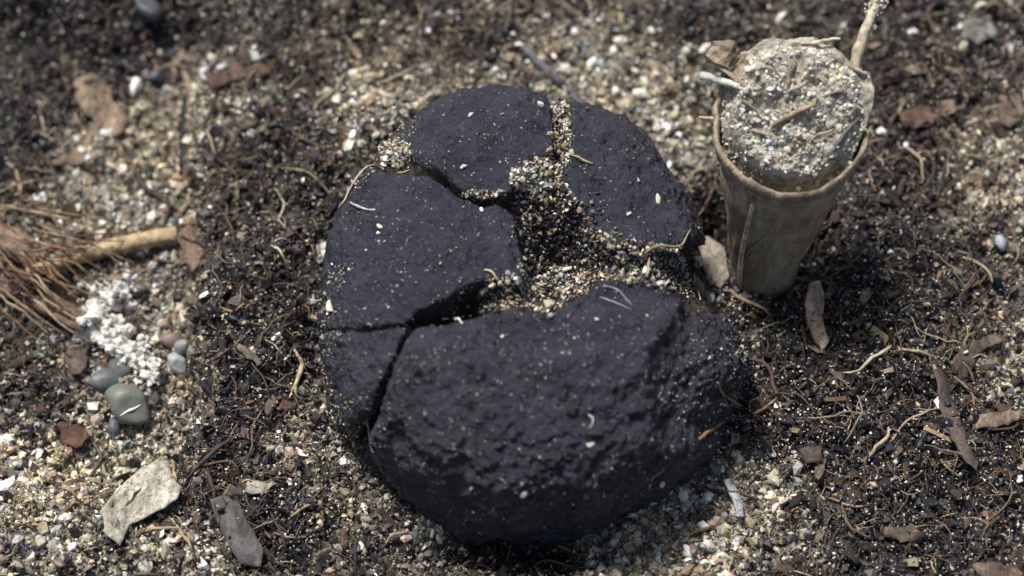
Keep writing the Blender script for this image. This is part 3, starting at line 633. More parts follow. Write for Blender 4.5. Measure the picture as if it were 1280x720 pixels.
ROOTS = [([(458, 528, .3), (464, 560, .25), (468, 567, .2)], 2.2, TAN, 'tan rootlet hanging below the narrow crack of the fungus'),
         ([(455, 530), (480, 498, .2), (488, 488, .2)], 1.6, TAN, 'fine rootlet lying along the narrow crack of the fungus'),
         ([(425, 262, .6), (455, 215, .6), (480, 212, .3), (500, 217, .2), (512, 213, .15)], 2.4, PALE, 'long pale rootlet reaching onto the fungus by the sand pocket'),
         ([(438, 254, .3), (455, 262, .2), (498, 263, .15)], 2.2, (0.42, 0.40, 0.36), 'pale grey fibre stuck on the lumpy plate'),
         ([(606, 338, .2), (617, 342, .3), (624, 352, .3)], 2.2, PALE, 'short curved yellow fibre at the edge of the dark cleft'),
         ([(553, 400, .3), (568, 399, .4), (577, 405, .3)], 3.4, (0.72, 0.68, 0.55), 'short pale curved fibre at the lip of the front plate'),
         ([(800, 326, .6), (820, 313, .7), (850, 310, .6), (862, 290, .4)], 2.3, TAN, 'tan rootlet bridging the gap at the foot of the smooth plate'),
         ([(808, 350, .5), (812, 326, .8)], 3.0, TAN, 'short upright tan rootlet beside the smooth plate'),
         ([(878, 332, .8), (866, 352, .8), (875, 378, .6)], 2.4, PALE, 'pale rootlet between the fungus and the cut stem'),
         ([(848, 228, .3), (868, 250, .4), (878, 262, .3), (872, 272, .2)], 1.8, (0.3, 0.24, 0.2), 'hooked thin rootlet at the shoulder of the smooth plate'),
         ([(874, 550, .2), (890, 538, .4), (905, 530, .6)], 4.0, (0.30, 0.19, 0.10), 'stout brown rootlet tip on the flank of the front plate'),
         ([(902, 498, .5), (915, 520, .8), (935, 522, .8), (960, 510, .5), (980, 490, .3)], 3.0, (0.28, 0.19, 0.11), 'forked brown rootlet beside the front plate'),
         ([(935, 522, .8), (925, 512, .8), (903, 495, .6), (896, 480, .3)], 2.4, (0.36, 0.26, 0.15), 'side branch of rootlet pressed on the front plate'),
         ([(802, 628, .15), (815, 600, .2), (830, 585, .2)], 2.2, (0.42, 0.34, 0.23), 'thin rootlet stuck low on the front plate'),
         ([(786, 612, .15), (798, 595, .2)], 1.6, (0.18, 0.12, 0.08), 'tiny brown fibre low on the front plate'),
         ([(735, 520, .15), (741, 526, .25), (737, 535, .15)], 1.4, (0.6, 0.58, 0.55), 'tiny white curl of fibre on the front plate'),
         ([(752, 358, .15), (772, 362, .2), (790, 382, .15)], 0.9, (0.42, 0.40, 0.50), 'hair-fine lilac thread near the lip of the front plate'),
         ([(748, 372, .15), (768, 380, .2), (790, 388, .15)], 0.9, (0.42, 0.40, 0.50), 'hair-fine lilac thread beside its twin on the front plate'),
         ([(340, 308, .5), (352, 320, .8), (360, 334, .4)], 2.6, PALE, 'short pale rootlet in the black humus by the fungus'),
         ([(368, 440, .5), (378, 460, 1.0), (372, 480, 1.0), (362, 500, .6)], 4.0, (0.48, 0.38, 0.24), 'pale forked straw standing in the humus beside the small plate'),
         ([(376, 462, 1.0), (370, 490, .8), (375, 500, .5)], 2.6, (0.5, 0.42, 0.28), 'thin straw crossing the forked pale straw'),
         ([(330, 425, .4), (350, 440, .7), (358, 455, .5)], 1.8, TAN, 'thin tan rootlet near the forked pale straw'),
         ([(262, 378, .4), (290, 392, .7), (310, 380, .5), (330, 378, .3)], 2.4, (0.30, 0.20, 0.11), 'wavy brown rootlet leaving the round white grain'),
         ([(222, 563, .8), (219, 590, 1.2), (226, 620, .5)], 3.2, TAN, 'looped tan rootlet over the tip of the pale leaf scrap'),
         ([(213, 648, .5), (235, 680, .8), (248, 705, .5)], 3.2, (0.34, 0.26, 0.16), 'tan stalk crossing the sand below the pale leaf scrap'),
         ([(178, 666, .4), (215, 663, .8), (240, 672, .4)], 3.2, (0.34, 0.26, 0.16), 'tan stalk lying beside the pale leaf scrap'),
         ([(362, 652, .5), (385, 635, .8), (398, 632, .4)], 2.6, TAN, 'thin tan straw in humus beside the dark leaf strip'),
         ([(1190, 470, .6), (1215, 500, .7), (1210, 530, .5)], 2.2, (0.22, 0.16, 0.1), 'thin rootlet under the curled leaf shards'),
         ([(1160, 560, .4), (1185, 590, .8), (1200, 600, .5)], 2.2, (0.32, 0.25, 0.16), 'tan rootlet in humus away from the leaf shards'),
         ([(1035, 625, .4), (1070, 636, .8), (1085, 632, .4)], 2.4, (0.26, 0.18, 0.11), 'brown rootlet arched over dark humus'),
         ([(1240, 90, .5), (1255, 130, .8), (1230, 160, .5)], 2.6, (0.24, 0.18, 0.12), 'tan rootlet in dark soil behind the cut stem'),
         ([(880, 330, .8), (905, 350, .8), (930, 360, .5), (985, 352, .5), (1012, 352, .5)], 4, (0.20, 0.19, 0.185), 'grey root wrapped round the foot of the cut stem'),
         ([(20, 215, .5), (28, 240, .8), (15, 265, .5)], 2.6, TAN, 'curved tan rootlet at the edge of dark humus'),
         ([(570, 670, .6), (590, 640, .4)], 1.4, TAN, 'fine rootlet under the overhang of the front plate'),
         ([(835, 690, .5), (860, 640, .7), (880, 612, .4)], 3.4, (0.20, 0.11, 0.06), 'reddish brown root running through the pale sand'),
         ([(820, 700, .5), (870, 668, .6), (905, 655, .3)], 3.0, (0.18, 0.095, 0.05), 'reddish root beneath its neighbour in pale sand'),
         ([(740, 205, .2), (715, 195, .3)], 2.2, TAN, 'short tan straw in the sandy seam of the fungus')]
for pp, rp, c_, lb in ROOTS: strand('rootlet', pp, [rp * .45, rp * .72, rp * .6, rp * .3], tuple(np.array(c_) * .85), lb, 'rootlet', 'rootlets placed about the fungus', wob=.22, n=22)

# countable loose rootlets of the soil
dens = []
while len(dens) < 225:
    x_, y_ = rng.uniform(-40, 1320), rng.uniform(-30, 750)
    a1, a2 = np.array([x_]), np.array([y_]); b0 = float(brownness(a1, a2)[0]); d0 = float(comp(a1, a2)[0])
    if rng.random() > 0.12 + 0.35 * d0 + 0.75 * b0: continue
    if poly_sd(a1, a2, OUTLINE)[0] < 12: continue
    dens.append((x_, y_))
dens = np.array(dens); p = at_z(dens[:, 0], dens[:, 1], 0)
L = rng.uniform(4, 11, len(p)) * MM
paths = fibre_paths(p, L, 9, rng.uniform(0.3, 1.6, len(p)) * MM, wob=0.42)
for i in range(len(p)):
    c_ = tuple(jitcol(FIBC[rng.choice(6, p=FIBP)][None], .2)[0]); rr_ = math.exp(rng.normal(math.log(1.35), .35)) * 0.0001
    V, F = tube(paths[i], rr_ * np.array([.5, .8, 1, 1, 1, 1, .9, .7, .4]), 5)
    o = add_mesh('rootlet', V - paths[i][0], F, M['rootlet'], smooth=True); o.location = paths[i][0]; o.color = (*c_, 1)
    ch = np.linalg.norm(paths[i][-1] - paths[i][0]) / L[i]
    tag(o, f'{"short" if L[i] < .0065 else "long"} {"straight" if ch > .8 else "curved" if ch > .55 else "looped"} {"hair-thin" if rr_ < .00012 else "thin" if rr_ < .00017 else "stout"} {tone(c_)} rootlet {where(*dens[i])}', 'rootlet', 'loose rootlets over the soil')
# the mat of reddish fibres
for i in range(46):
    x_ = rng.uniform(-40, 60); y_ = rng.uniform(255, 370); h_ = math.radians(rng.normal(28, 16)); l_ = rng.uniform(50, 130)
    pp = [(x_ + l_ * s * math.cos(h_) + rng.normal(0, 3), y_ + l_ * s * math.sin(h_) + 10 * math.sin(s * 3) + rng.normal(0, 3), 1.0 + 2.5 * math.sin(s * 3.1) + rng.uniform(0, 1.5)) for s in (0, .33, .66, 1)]
    c_ = tuple(np.array([(0.17, 0.10, 0.06), (0.24, 0.165, 0.10), (0.10, 0.055, 0.036), (0.30, 0.23, 0.15)][int(rng.integers(4))]) * rng.uniform(.7, 1.1))
    th_ = rng.uniform(.9, 2.5); strand('fibre', pp, [1.0, th_, .8], c_, f'{"long" if l_ > 105 else "short" if l_ < 72 else "middling"} {"thick" if th_ > 2 else "thin"} {tone(c_)} fibre {"slanting steeply" if h_ > .6 else "lying along the twig" if h_ > .35 else "crossing the others"} in the mat', 'fibre', 'fibres of the brown mat', surf='ground', sides=5)

# ------------------------------------------------------------------ leaves, bark and flakes
def leaf(name, poly, col, label, cat, group=None, lift=0.6, curl=1.0, thick=0.18, seed=0, step=6.0, rag=.35, mat='flake', tilt=(0, 0), col2=None, vein=None):
    poly = np.array(poly, float)
    if len(poly) < 30:                                    # ragged outline
        Q_ = []
        for i in range(len(poly)):
            a, b__ = poly[i], poly[(i + 1) % len(poly)]; m_ = max(1, int(np.hypot(*(b__ - a)) / step))
            for k in range(m_):
                q_ = a + (b__ - a) * k / m_; e = np.array([[q_[0] / 9, q_[1] / 9, seed]]); Q_.append(q_ + step * rag * np.array([fbm(e, 2)[0], fbm(e + 50, 2)[0]]) * (1 if k else 0.5))
        poly = np.array(Q_)
    x0, y0 = poly.min(0); x1, y1 = poly.max(0); gxs, gys = np.meshgrid(np.arange(x0, x1, step), np.arange(y0, y1, step))
    ins = np.stack([gxs.ravel(), gys.ravel()], -1) + 0.2 * step * np.random.default_rng(seed).normal(size=(gxs.size, 2))
    ins = ins[poly_sd(ins[:, 0], ins[:, 1], poly) < -step * .55]
    pts2 = [Vector(q_) for q_ in np.concatenate([poly, ins])]; nb = len(poly)
    v2, _, f2, *_ = geometry.delaunay_2d_cdt(pts2, [], [list(range(nb))], 1, 1e-4)
    v2 = np.array([q_[:] for q_ in v2]); cx, cy = v2.mean(0)
    W0 = at_z(v2[:, 0], v2[:, 1], 0.0); zc = gz(W0[:, 0], W0[:, 1]); zb = np.mean(zc) * .6 + zc * .4
    E = np.stack([v2[:, 0] / 40, v2[:, 1] / 40, np.full(len(v2), seed * 1.7)], -1)
    z = zb + (lift + curl * fbm(E, 2) + 0.18 * fbm(E * 4, 2) + tilt[0] * (v2[:, 0] - cx) / 50 + tilt[1] * (v2[:, 1] - cy) / 50) * MM
    if vein is not None:
        dv = np.full(len(v2), 1e9)
        for a, b__ in zip(vein[:-1], vein[1:]): dv = np.minimum(dv, np.abs(poly_sd(v2[:, 0], v2[:, 1], [a, b__])))
        z = z - 0.55 * MM * np.exp(-(dv / 5) ** 2)
    T = at_z(v2[:, 0], v2[:, 1], z); nT = len(T); Bm = T - np.array([0, 0, thick * MM])
    F = [tuple(f) for f in f2] + [tuple(nT + k for k in reversed(f)) for f in f2]
    ed = {}
    for f in f2:
        for i in range(len(f)): ed[(f[i], f[(i + 1) % len(f)])] = 1
    for (a, b__) in ed:
        if (b__, a) not in ed: F.append((b__, a, nT + a, nT + b__))
    o0 = T.mean(0)
    o = add_mesh(name, np.concatenate([T, Bm]) - o0, F, M[mat], smooth=False); o.location = o0; l_ = sum(col) / 3; o.color = (*[(.72 * q_ + .28 * l_) * .85 for q_ in col], 1)
    o.data.polygons.foreach_set('use_smooth', np.array([len(f) == 3 for f in F]))
    return tag(o, label, cat, group)
leaf('leaf_scrap', [(203, 570), (212, 581), (215, 597), (226, 608), (223, 622), (206, 634), (162, 656), (150, 682), (131, 667), (128, 645), (124, 640), (150, 608), (172, 588)], (0.42, 0.375, 0.27),
     'pale tan dry leaf scrap with a dark cracked midrib', 'leaf', lift=2.6, curl=.8, seed=3, step=4, tilt=(.4, .3), vein=[(128, 644), (150, 628), (168, 614), (186, 606), (196, 585)])
leaf('leaf_strip', [(262, 624), (280, 618), (300, 630), (312, 655), (330, 690), (325, 708), (300, 705), (285, 680), (270, 650)], (0.095, 0.08, 0.078), 'dark grey-brown leaf strip sunk in humus', 'leaf', lift=1.3, curl=.5, seed=5, step=5, tilt=(.5, 0))
leaf('torn_leaf', [(92, 100), (115, 90), (138, 105), (140, 125), (160, 145), (155, 165), (120, 180), (105, 205), (55, 205), (75, 180), (108, 170), (118, 150), (105, 140), (95, 125)], (0.25, 0.16, 0.09), 'torn tan leaf lying flat on pale sand', 'leaf', lift=1.2, curl=1.0, seed=6, step=5)
leaf('leaf_flake', [(98, 190), (128, 180), (130, 200), (110, 212)], (0.22, 0.10, 0.035), 'small orange-brown flake tucked under the torn tan leaf', 'leaf flake', lift=.9, curl=.4, seed=8, step=5)
leaf('bark_chip', [(1012, 352), (1026, 350), (1030, 368), (1028, 400), (1036, 425), (1028, 438), (1010, 410), (1006, 380)], (0.62, 0.43, 0.25), 'upright tan bark chip in front of the cut stem', 'bark chip', lift=1.4, curl=.4, thick=.5, seed=9, step=5, tilt=(.6, 0))
SHARDS = [([(1192, 450), (1215, 425), (1250, 418), (1262, 425), (1232, 436), (1210, 470), (1200, 490)], (0.13, 0.09, 0.06), 'curled brown leaf shard arched like a hook'),
          ([(1165, 455), (1180, 450), (1190, 500), (1215, 560), (1225, 590), (1205, 575), (1180, 530)], (0.10, 0.065, 0.05), 'long dark brown leaf shard trailing through humus'),
          ([(1210, 520), (1240, 515), (1275, 512), (1278, 522), (1245, 535), (1215, 535)], (0.24, 0.17, 0.10), 'flat tan leaf shard beneath the hooked one'),
          ([(1105, 660), (1140, 655), (1150, 668), (1130, 678), (1110, 672)], (0.17, 0.12, 0.075), 'small tan leaf shard in black humus'),
          ([(1215, 705), (1250, 702), (1278, 715), (1275, 730), (1230, 728)], (0.2, 0.13, 0.08), 'brown leaf shard at the humus edge below the others'),
          ([(0, 345), (40, 340), (85, 365), (112, 395), (105, 415), (60, 395), (20, 375), (-10, 372)], (0.17, 0.10, 0.065), 'broad reddish sheath under the brown fibre mat'),
          ([(-20, 280), (30, 285), (60, 320), (80, 350), (50, 350), (10, 320)], (0.24, 0.15, 0.085), 'pale brown sheath on top of the fibre mat'),
          ([(85, 425), (110, 428), (108, 460), (90, 470), (80, 445)], (0.12, 0.075, 0.045), 'brown leaf bit beside the white crust'),
          ([(72, 530), (98, 528), (112, 545), (95, 560), (78, 555)], (0.12, 0.05, 0.022), 'rusty brown flake in the pale sand'),
          ([(255, 95), (300, 78), (345, 72), (350, 90), (300, 100), (262, 110)], (0.12, 0.06, 0.035), 'reddish brown bark strip behind the sand'),
          ([(1245, 130), (1268, 125), (1278, 150), (1262, 160), (1248, 150)], (0.17, 0.115, 0.075), 'curled brown leaf bit behind the reddish litter'),
          ([(1125, 140), (1150, 130), (1175, 145), (1160, 158), (1130, 160)], (0.16, 0.09, 0.05), 'folded brown leaf bit beside the reddish litter'),
          ([(1205, 25), (1240, 20), (1245, 45), (1220, 55), (1200, 48)], (0.26, 0.24, 0.19), 'pale grey leaf bit behind the reddish litter'),
          ([(700, 575), (701, 576), (702, 577)], None, None),
          ([(905, 600), (912, 598), (926, 620), (930, 645), (918, 645), (916, 622)], (0.40, 0.42, 0.42), 'bluish white curved shell shard in pale sand'),
          ([(1000, 560), (1025, 555), (1030, 575), (1008, 580)], (0.12, 0.085, 0.06), 'small brown flake in humus beside the sand'),
          ([(222, 300), (240, 270), (262, 285), (255, 330), (238, 340)], (0.17, 0.10, 0.06), 'brown leaf bit at the end of the tan twig'),
          ([(310, 600), (345, 605), (330, 618), (305, 615)], (0.33, 0.29, 0.21), 'pale papery flake in humus near the dark leaf strip')]
for i, (pl, c_, lb) in enumerate(SHARDS):
    if c_: leaf('leaf_shard', pl, c_, lb, 'leaf shard', 'leaf shards about the soil', lift=1.0 + .4 * (i % 3), curl=1.4, seed=20 + i, step=5, rag=.8, tilt=(.5 * ((i % 3) - 1), .4 * ((i % 2) - .5)))
# countable bark flakes
for i in range(110):
    for _ in range(50):
        x_, y_ = rng.uniform(-20, 1300), rng.uniform(-20, 740); a1, a2 = np.array([x_]), np.array([y_])
        if poly_sd(a1, a2, OUTLINE)[0] > 25 and rng.random() < 0.15 + .3 * comp(a1, a2)[0] + .6 * brownness(a1, a2)[0]: break
    L_, W_ = rng.uniform(8, 22), rng.uniform(3.5, 8); h_ = rng.uniform(0, 3.14); ca, sa = math.cos(h_), math.sin(h_)
    pl = [(x_ + ca * a * L_ - sa * b__ * W_, y_ + sa * a * L_ + ca * b__ * W_) for a, b__ in ((-1, -.3), (-.4, -.9), (.4, -.8), (1, -.4), (.9, .4), (.2, .9), (-.6, .7), (-1.05, .3))]
    c_ = tuple(jitcol(FLC[rng.choice(5)][None] * 1.1, .25)[0])
    leaf('bark_flake', pl, c_, f'{"narrow" if L_ > 2.8 * W_ else "broad"} {"large" if L_ > 15 else "small"} {tone(c_)} bark flake {where(x_, y_)}', 'bark flake', 'loose bark flakes over the soil', lift=rng.uniform(.1, .9), curl=.9, seed=60 + i, step=4, rag=1.0, tilt=tuple(rng.normal(0, 2.0, 2)))

# white lumpy crust
import bmesh
cp = catmull([np.array(hit(*q_, 'ground')[0]) + np.array([0, 0, .6 * MM]) for q_ in ((160, 372), (125, 385), (115, 410), (138, 420), (160, 440), (180, 455), (192, 478))], 70)
bm = bmesh.new()
for i, c_ in enumerate(cp):
    for k in range(9):
        r_ = rng.uniform(0.2, 0.62) * MM * (1.3 if 15 < i < 45 else 0.9); o_ = rng.normal(0, 0.95, 3) * MM; o_[2] = abs(o_[2]) + .4 * MM
        bmesh.ops.create_icosphere(bm, subdivisions=1, radius=r_, matrix=Matrix.Translation(Vector(c_ + o_ - cp[0])))
me = bpy.data.meshes.new('crust_raw'); bm.to_mesh(me); bm.free(); tmp = bpy.data.objects.new('crust_raw', me); COL.objects.link(tmp)
md = tmp.modifiers.new('r', 'REMESH'); md.mode = 'VOXEL'; md.voxel_size = 0.00016
ev = tmp.evaluated_get(bpy.context.evaluated_depsgraph_get()); me2 = bpy.data.meshes.new_from_object(ev); bpy.data.objects.remove(tmp)
me2.materials.clear(); me2.materials.append(M['lime'])
V = np.empty(len(me2.vertices) * 3); me2.vertices.foreach_get('co', V); V = V.reshape(-1, 3)
V += 0.34 * MM * np.stack([fbm(V / MM * 1.5 + 9 * k, 3) for k in range(3)], -1); me2.vertices.foreach_set('co', V.ravel().astype(np.float32)); me2.update()
crust = bpy.data.objects.new('mineral_crust', me2); COL.objects.link(crust); crust.location = cp[0]
tag(crust, 'knobbly white crust bent like a hook above the pebbles', 'crust')

# ------------------------------------------------------------------ the cut stem
S0 = np.array(hit(953, 338, 'ground')[0]); S0[2] = -2 * MM
S1 = at_z(989, 150, 27.0 * MM)
axis = (S1 - S0); HL = np.linalg.norm(axis); axis /= HL
toc = CAM - S1; toc /= np.linalg.norm(toc)
rn = axis * 0.55 + toc * 0.45 + np.array([-0.03, 0, 0]); rn /= np.linalg.norm(rn)
stem = empty('cut_stem', tuple(S0)); tag(stem, 'hollow cut plant stem with thick rim and pale crumbly filling', 'stem')
def frame(n):
    x = np.cross(np.array([0, 1, 0.2]), n); x /= np.linalg.norm(x); return x, np.cross(n, x)
def lathe(prof, segs=96, amp=0.12, seed=0.0, ragged=None):
    V = []
    for (r_, h_) in prof:
        s = min(max(h_ / HL * MM, 0), 1.3); n_ = axis * (1 - s ** 2) + rn * s ** 2; n_ /= np.linalg.norm(n_); x, y = frame(n_)
        c_ = S0 + axis * h_ * MM; a = np.arange(segs) / segs * 2 * math.pi
        ring = np.stack([np.cos(a), np.sin(a), np.full(segs, 0.0)], -1); E = np.stack([np.cos(a) * 2, np.sin(a) * 2, np.full(segs, h_ / 5 + seed)], -1)
        rr_ = r_ * (1 + 0.035 * fbm(E * .5, 2)) + amp * fbm(E * 1.6, 3); hh = amp * 1.5 * fbm(E * 1.3 + 30, 3) if ragged else 0 * a
        V.append(c_ + (rr_ * np.cos(a))[:, None] * x * MM + (rr_ * np.sin(a))[:, None] * y * MM + hh[:, None] * n_ * MM)
    V = np.array(V).reshape(-1, 3); n = len(prof); i, j = np.meshgrid(np.arange(n - 1), np.arange(segs), indexing='ij'); a = (i * segs + j).ravel(); b__ = (i * segs + (j + 1) % segs).ravel()
    return V, np.stack([a, b__, b__ + segs, a + segs], -1)
H = HL / MM
pr = [(4.3, -3), (4.0, 0), (4.2, 4)] + [(4.2 + 3.8 * s ** 0.95, 4 + s * (H - 8)) for s in np.linspace(0.05, 1, 24)] + [(8.2, H - 3.2), (8.4, H - 2.6)]
V, F = lathe(pr, amp=0.45, segs=160); add_mesh('stalk', V - S0, F, M['stem'], stem, smooth=True)
pr = [(7.9, H - 3.8), (8.35, H - 3.4), (8.6, H - 2.9), (8.55, H - 2.5), (8.4, H - 2.25), (8.75, H - 1.9), (9.05, H - 1.4), (9.15, H - .9), (9.15, H - .5), (9.0, H - .2), (8.75, H - .15), (8.55, H - .45), (8.4, H - 1.0), (8.25, H - 2.0), (8.1, H - 4)]
V, F = lathe(pr, amp=0.34, ragged=True, segs=160); add_mesh('rim', V - S0, F, M['rim'], stem, smooth=True)
x_s, y_s = frame(rn)
def fill_h(u_, v_):
    rr_ = np.hypot(u_, v_); E = np.stack([u_, v_, np.zeros_like(u_)], -1)
    h_ = -0.3 + 4.6 * sstep(-6.5, 7.0, v_ + 0.2 * u_) * (1 - sstep(6.3, 8.6, rr_) * .45) + 0.6 * (1 - (rr_ / 8) ** 2)
    h_ = h_ - 3.0 * sstep(6.3, 7.5, rr_) * sstep(0.2, -0.6, v_ / 8 + .6 * u_ / 8) - 1.2 * sstep(6.8, 7.8, rr_) * sstep(0.1, -0.3, v_ / 8)
    return h_ + 1.5 * fbm(E / 2.4, 3, .6) + 0.6 * fbm(E / 0.9 + 4, 3, .6)
nr, na = 90, 240
rr_ = np.linspace(0.02, 1, nr); aa = np.arange(na) / na * 2 * math.pi
edge = 8.0 + 1.7 * sstep(-0.15, 0.5, np.sin(aa) + .25 * np.cos(aa)) + 0.7 * fbm(np.stack([np.cos(aa) * 2.5, np.sin(aa) * 2.5, aa * 0], -1), 3)
Uu = (rr_[:, None] * edge * np.cos(aa)).ravel(); Vv = (rr_[:, None] * edge * np.sin(aa)).ravel()
Hh = fill_h(Uu, Vv); FV = S1 + (Uu[:, None] * x_s + Vv[:, None] * y_s + Hh[:, None] * rn) * MM
skirt = FV[-na:] - rn * 4.5 * MM; FV = np.concatenate([FV, skirt])
i, j = np.meshgrid(np.arange(nr), np.arange(na), indexing='ij'); a = (i * na + j).ravel(); b__ = (i * na + (j + 1) % na).ravel()
FF = np.stack([a, a + na, b__ + na, b__], -1)
add_mesh('pith', FV - S0, FF, M['pith'], stem, smooth=True)['label'] = 'pale crumbly filling heaped above the rim'
k = 1700; rr1 = np.sqrt(rng.random(k)) * 8.2; aa1 = rng.uniform(0, 6.283, k); u1, v1 = rr1 * np.cos(aa1), rr1 * np.sin(aa1)
pos = S1 + (u1[:, None] * x_s + v1[:, None] * y_s + (fill_h(u1, v1) + rng.uniform(0, .2, k))[:, None] * rn) * MM
cc = np.array([(0.56, 0.53, 0.45), (0.48, 0.44, 0.35), (0.28, 0.23, 0.17), (0.66, 0.64, 0.57)])[rng.choice(4, k, p=[.35, .3, .1, .25])]
o = grains('crumbs', pos - S0, np.exp(rng.normal(math.log(.11), .6, k)).clip(.04, .42) * MM, patchy(pos, jitcol(cc), .5, .6), M['crumb'], parent=stem); o['kind'] = 'stuff'
def on_fill(px_, py_, up):
    """point of the filling's mean plane along the pixel's ray, lifted to the filling"""
    d_ = px_dir(px_, py_); t_ = ((S1 - CAM) @ rn) / (d_ @ rn); q_ = CAM + d_ * t_ - S1; u0, v0 = q_ @ x_s, q_ @ y_s
    for _ in range(3):
        h_ = float(fill_h(np.array([u0 / MM]), np.array([v0 / MM]))[0]) * MM + up * MM
        t_ = ((S1 + rn * h_ - CAM) @ rn) / (d_ @ rn); q_ = CAM + d_ * t_ - S1; u0, v0 = q_ @ x_s, q_ @ y_s
    return CAM + d_ * t_
def stem_strand(name, pts, rad_px, col, label=None, sides=7, mat='rootlet', wob=0.12, n=None):
    C = catmull(pts, n or 6 * len(pts)); C = C + wob * MM * np.stack([fbm(C / MM / 1.2 + 11 * k_, 2) for k_ in range(3)], -1)
    rp = np.interp(np.linspace(0, 1, len(C)), np.linspace(0, 1, len(rad_px)), rad_px) * 0.0001 * (1 + .2 * fbm(C / MM * 1.3, 2))
    V, F = tube(C, rp, sides); o = add_mesh(name, V - S0, F, M[mat], stem, smooth=True); o.color = (*col, 1)
    if label: o['label'] = label
    return o
for (q0, q1, r_, c_) in [((965, 158), (1020, 130), 6, (0.34, 0.26, 0.17)), ((998, 62), (985, 110), 5, (0.22, 0.17, 0.12)), ((1003, 55), (1050, 50), 4, (0.5, 0.44, 0.33)), ((1000, 60), (1030, 105), 3.5, (0.36, 0.30, 0.22)),
                         ((1040, 190), (1075, 145), 4, (0.13, 0.115, 0.105)), ((1030, 120), (1058, 112), 3, (0.3, 0.25, 0.18)), ((930, 125), (950, 145), 3, (0.3, 0.24, 0.17)), ((1060, 80), (1083, 95), 4, (0.3, 0.26, 0.2)),
                         ((985, 118), (1012, 100), 4, (0.42, 0.36, 0.27)), ((940, 160), (968, 172), 2.5, (.4, .34, .26)), ((1015, 175), (1040, 160), 3, (0.4, 0.33, 0.24)), ((955, 80), (975, 95), 3, (.33, .27, .2)), ((1046, 120), (1070, 100), 3, (.26, .22, .17))]:
    a = on_fill(*q0, 0.3); b__ = on_fill(*q1, 0.5); m_ = (a + b__) / 2 + rn * .3 * MM
    stem_strand('straw', [a, m_, b__], [r_ * .4, r_ * .75, r_ * .6, r_ * .35], tuple(np.array(c_) * .9), wob=.3, sides=5)
# spike with a crusted tip, torn flap and pale peg at the rim
a = on_fill(1066, 100, -1.0); b__ = on_fill(1074, 60, 1.5); c_ = b__ + (at_z(1098, 8, 30 * MM) - at_z(1076, 60, 30 * MM)) + np.array([0, 0, 1.5 * MM])
stem_strand('spike', [a, b__, (b__ + c_) / 2 + np.array([0, 0, .4 * MM]), c_], [6, 7, 5.5, 5], (0.40, 0.34, 0.25), 'slender spike rising from the rim with a crusted tip', n=22)
k = 150; tt = rng.random(k) ** .6; pos = b__ + (c_ - b__) * (0.35 + .68 * tt)[:, None] + rng.normal(0, 1, (k, 3)) * (0.32 + .3 * tt)[:, None] * MM
o = grains('tip_crust', pos - S0, rng.uniform(.1, .26, k) * MM, jitcol(np.repeat([[.46, .44, .37]], k, 0), .25), M['crumb'], parent=stem); o['kind'] = 'stuff'
a = on_fill(925, 108, -0.3); b__ = on_fill(900, 100, 1.0); c_ = on_fill(874, 95, 1.6)
stem_strand('peg', [a, b__, c_], [4, 5.5, 4.5], (0.50, 0.49, 0.44), 'pale peg sticking out over the rim')
a = on_fill(905, 150, -.3); b__ = on_fill(874, 147, .3); stem_strand('splinter', [a, (a + b__) / 2, b__], [2.5, 2.2, 1.5], (0.4, 0.32, 0.23))
fl = []
for (q0, up) in [((932, 112), -.5), ((880, 72), 2.2), ((892, 52), 3.0), ((918, 52), 2.8), ((925, 70), 1.6), ((940, 78), .5), ((905, 78), 1.6), ((915, 92), .6)]: fl.append(on_fill(*q0, up))
fl = np.array(fl); order = [(6, 1, 2), (6, 2, 3), (6, 3, 4), (6, 4, 7), (7, 4, 5), (7, 5, 0), (6, 7, 1), (7, 0, 1)]
bm = bmesh.new(); vs_ = [bm.verts.new(v_ - S0) for v_ in fl]
for f in order:
    bm.faces.new([vs_[q_] for q_ in f])
bmesh.ops.subdivide_edges(bm, edges=bm.edges[:], cuts=3, use_grid_fill=True)
for v_ in bm.verts: v_.co += Vector(rng.normal(0, 0.08, 3) * MM)
bm.normal_update(); bmesh.ops.solidify(bm, geom=bm.faces[:], thickness=0.35 * MM)
me = bpy.data.meshes.new('torn_flap'); bm.to_mesh(me); bm.free(); me.materials.append(M['rim'])
o = bpy.data.objects.new('torn_flap', me); COL.objects.link(o); o.parent = stem; o['label'] = 'torn brown flap of sheath curling off the rim'
# thin root hanging down the stem's face
def stem_face(px_, py_, h_up, out=0.35):
    c_ = S0 + axis * h_up * MM; r_ = np.interp(h_up, [0, 4, H - 4, H], [5.6, 5.5, 8.0, 8.4]); d_ = px_dir(px_, py_); best = None
    for tq in np.linspace(0.15, 0.34, 800):
        q_ = CAM + d_ * tq; s_ = (q_ - S0) @ axis / MM; r2 = np.interp(s_, [0, 4, H - 4, H], [4.0, 4.2, 8.0, 8.6]) + out
        if np.linalg.norm(q_ - S0 - axis * s_ * MM) < r2 * MM: return q_
    return np.array(hit(px_, py_)[0]) + np.array([0, 0, .4 * MM])
pts = [stem_face(941, 256, 20), stem_face(934, 285, 16), stem_face(928, 315, 12), stem_face(925, 345, 6), stem_face(926, 375, 0), np.array(hit(928, 402)[0]) + np.array([0, 0, .3 * MM])]
C = catmull(pts, 34); V, F = tube(C, np.interp(np.linspace(0, 1, 34), [0, .5, 1], [3.2, 3.4, 2.2]) * .0001, 6)
o = add_mesh('rootlet', V - pts[-1], F, M['rootlet'], smooth=True); o.location = pts[-1]; o.color = (0.60, 0.50, 0.36, 1)
tag(o, 'long pale rootlet hanging down the face of the cut stem', 'rootlet', 'rootlets placed about the fungus')
pts = [stem_face(928, 322, 12), stem_face(942, 309, 12), stem_face(958, 296, 14)]
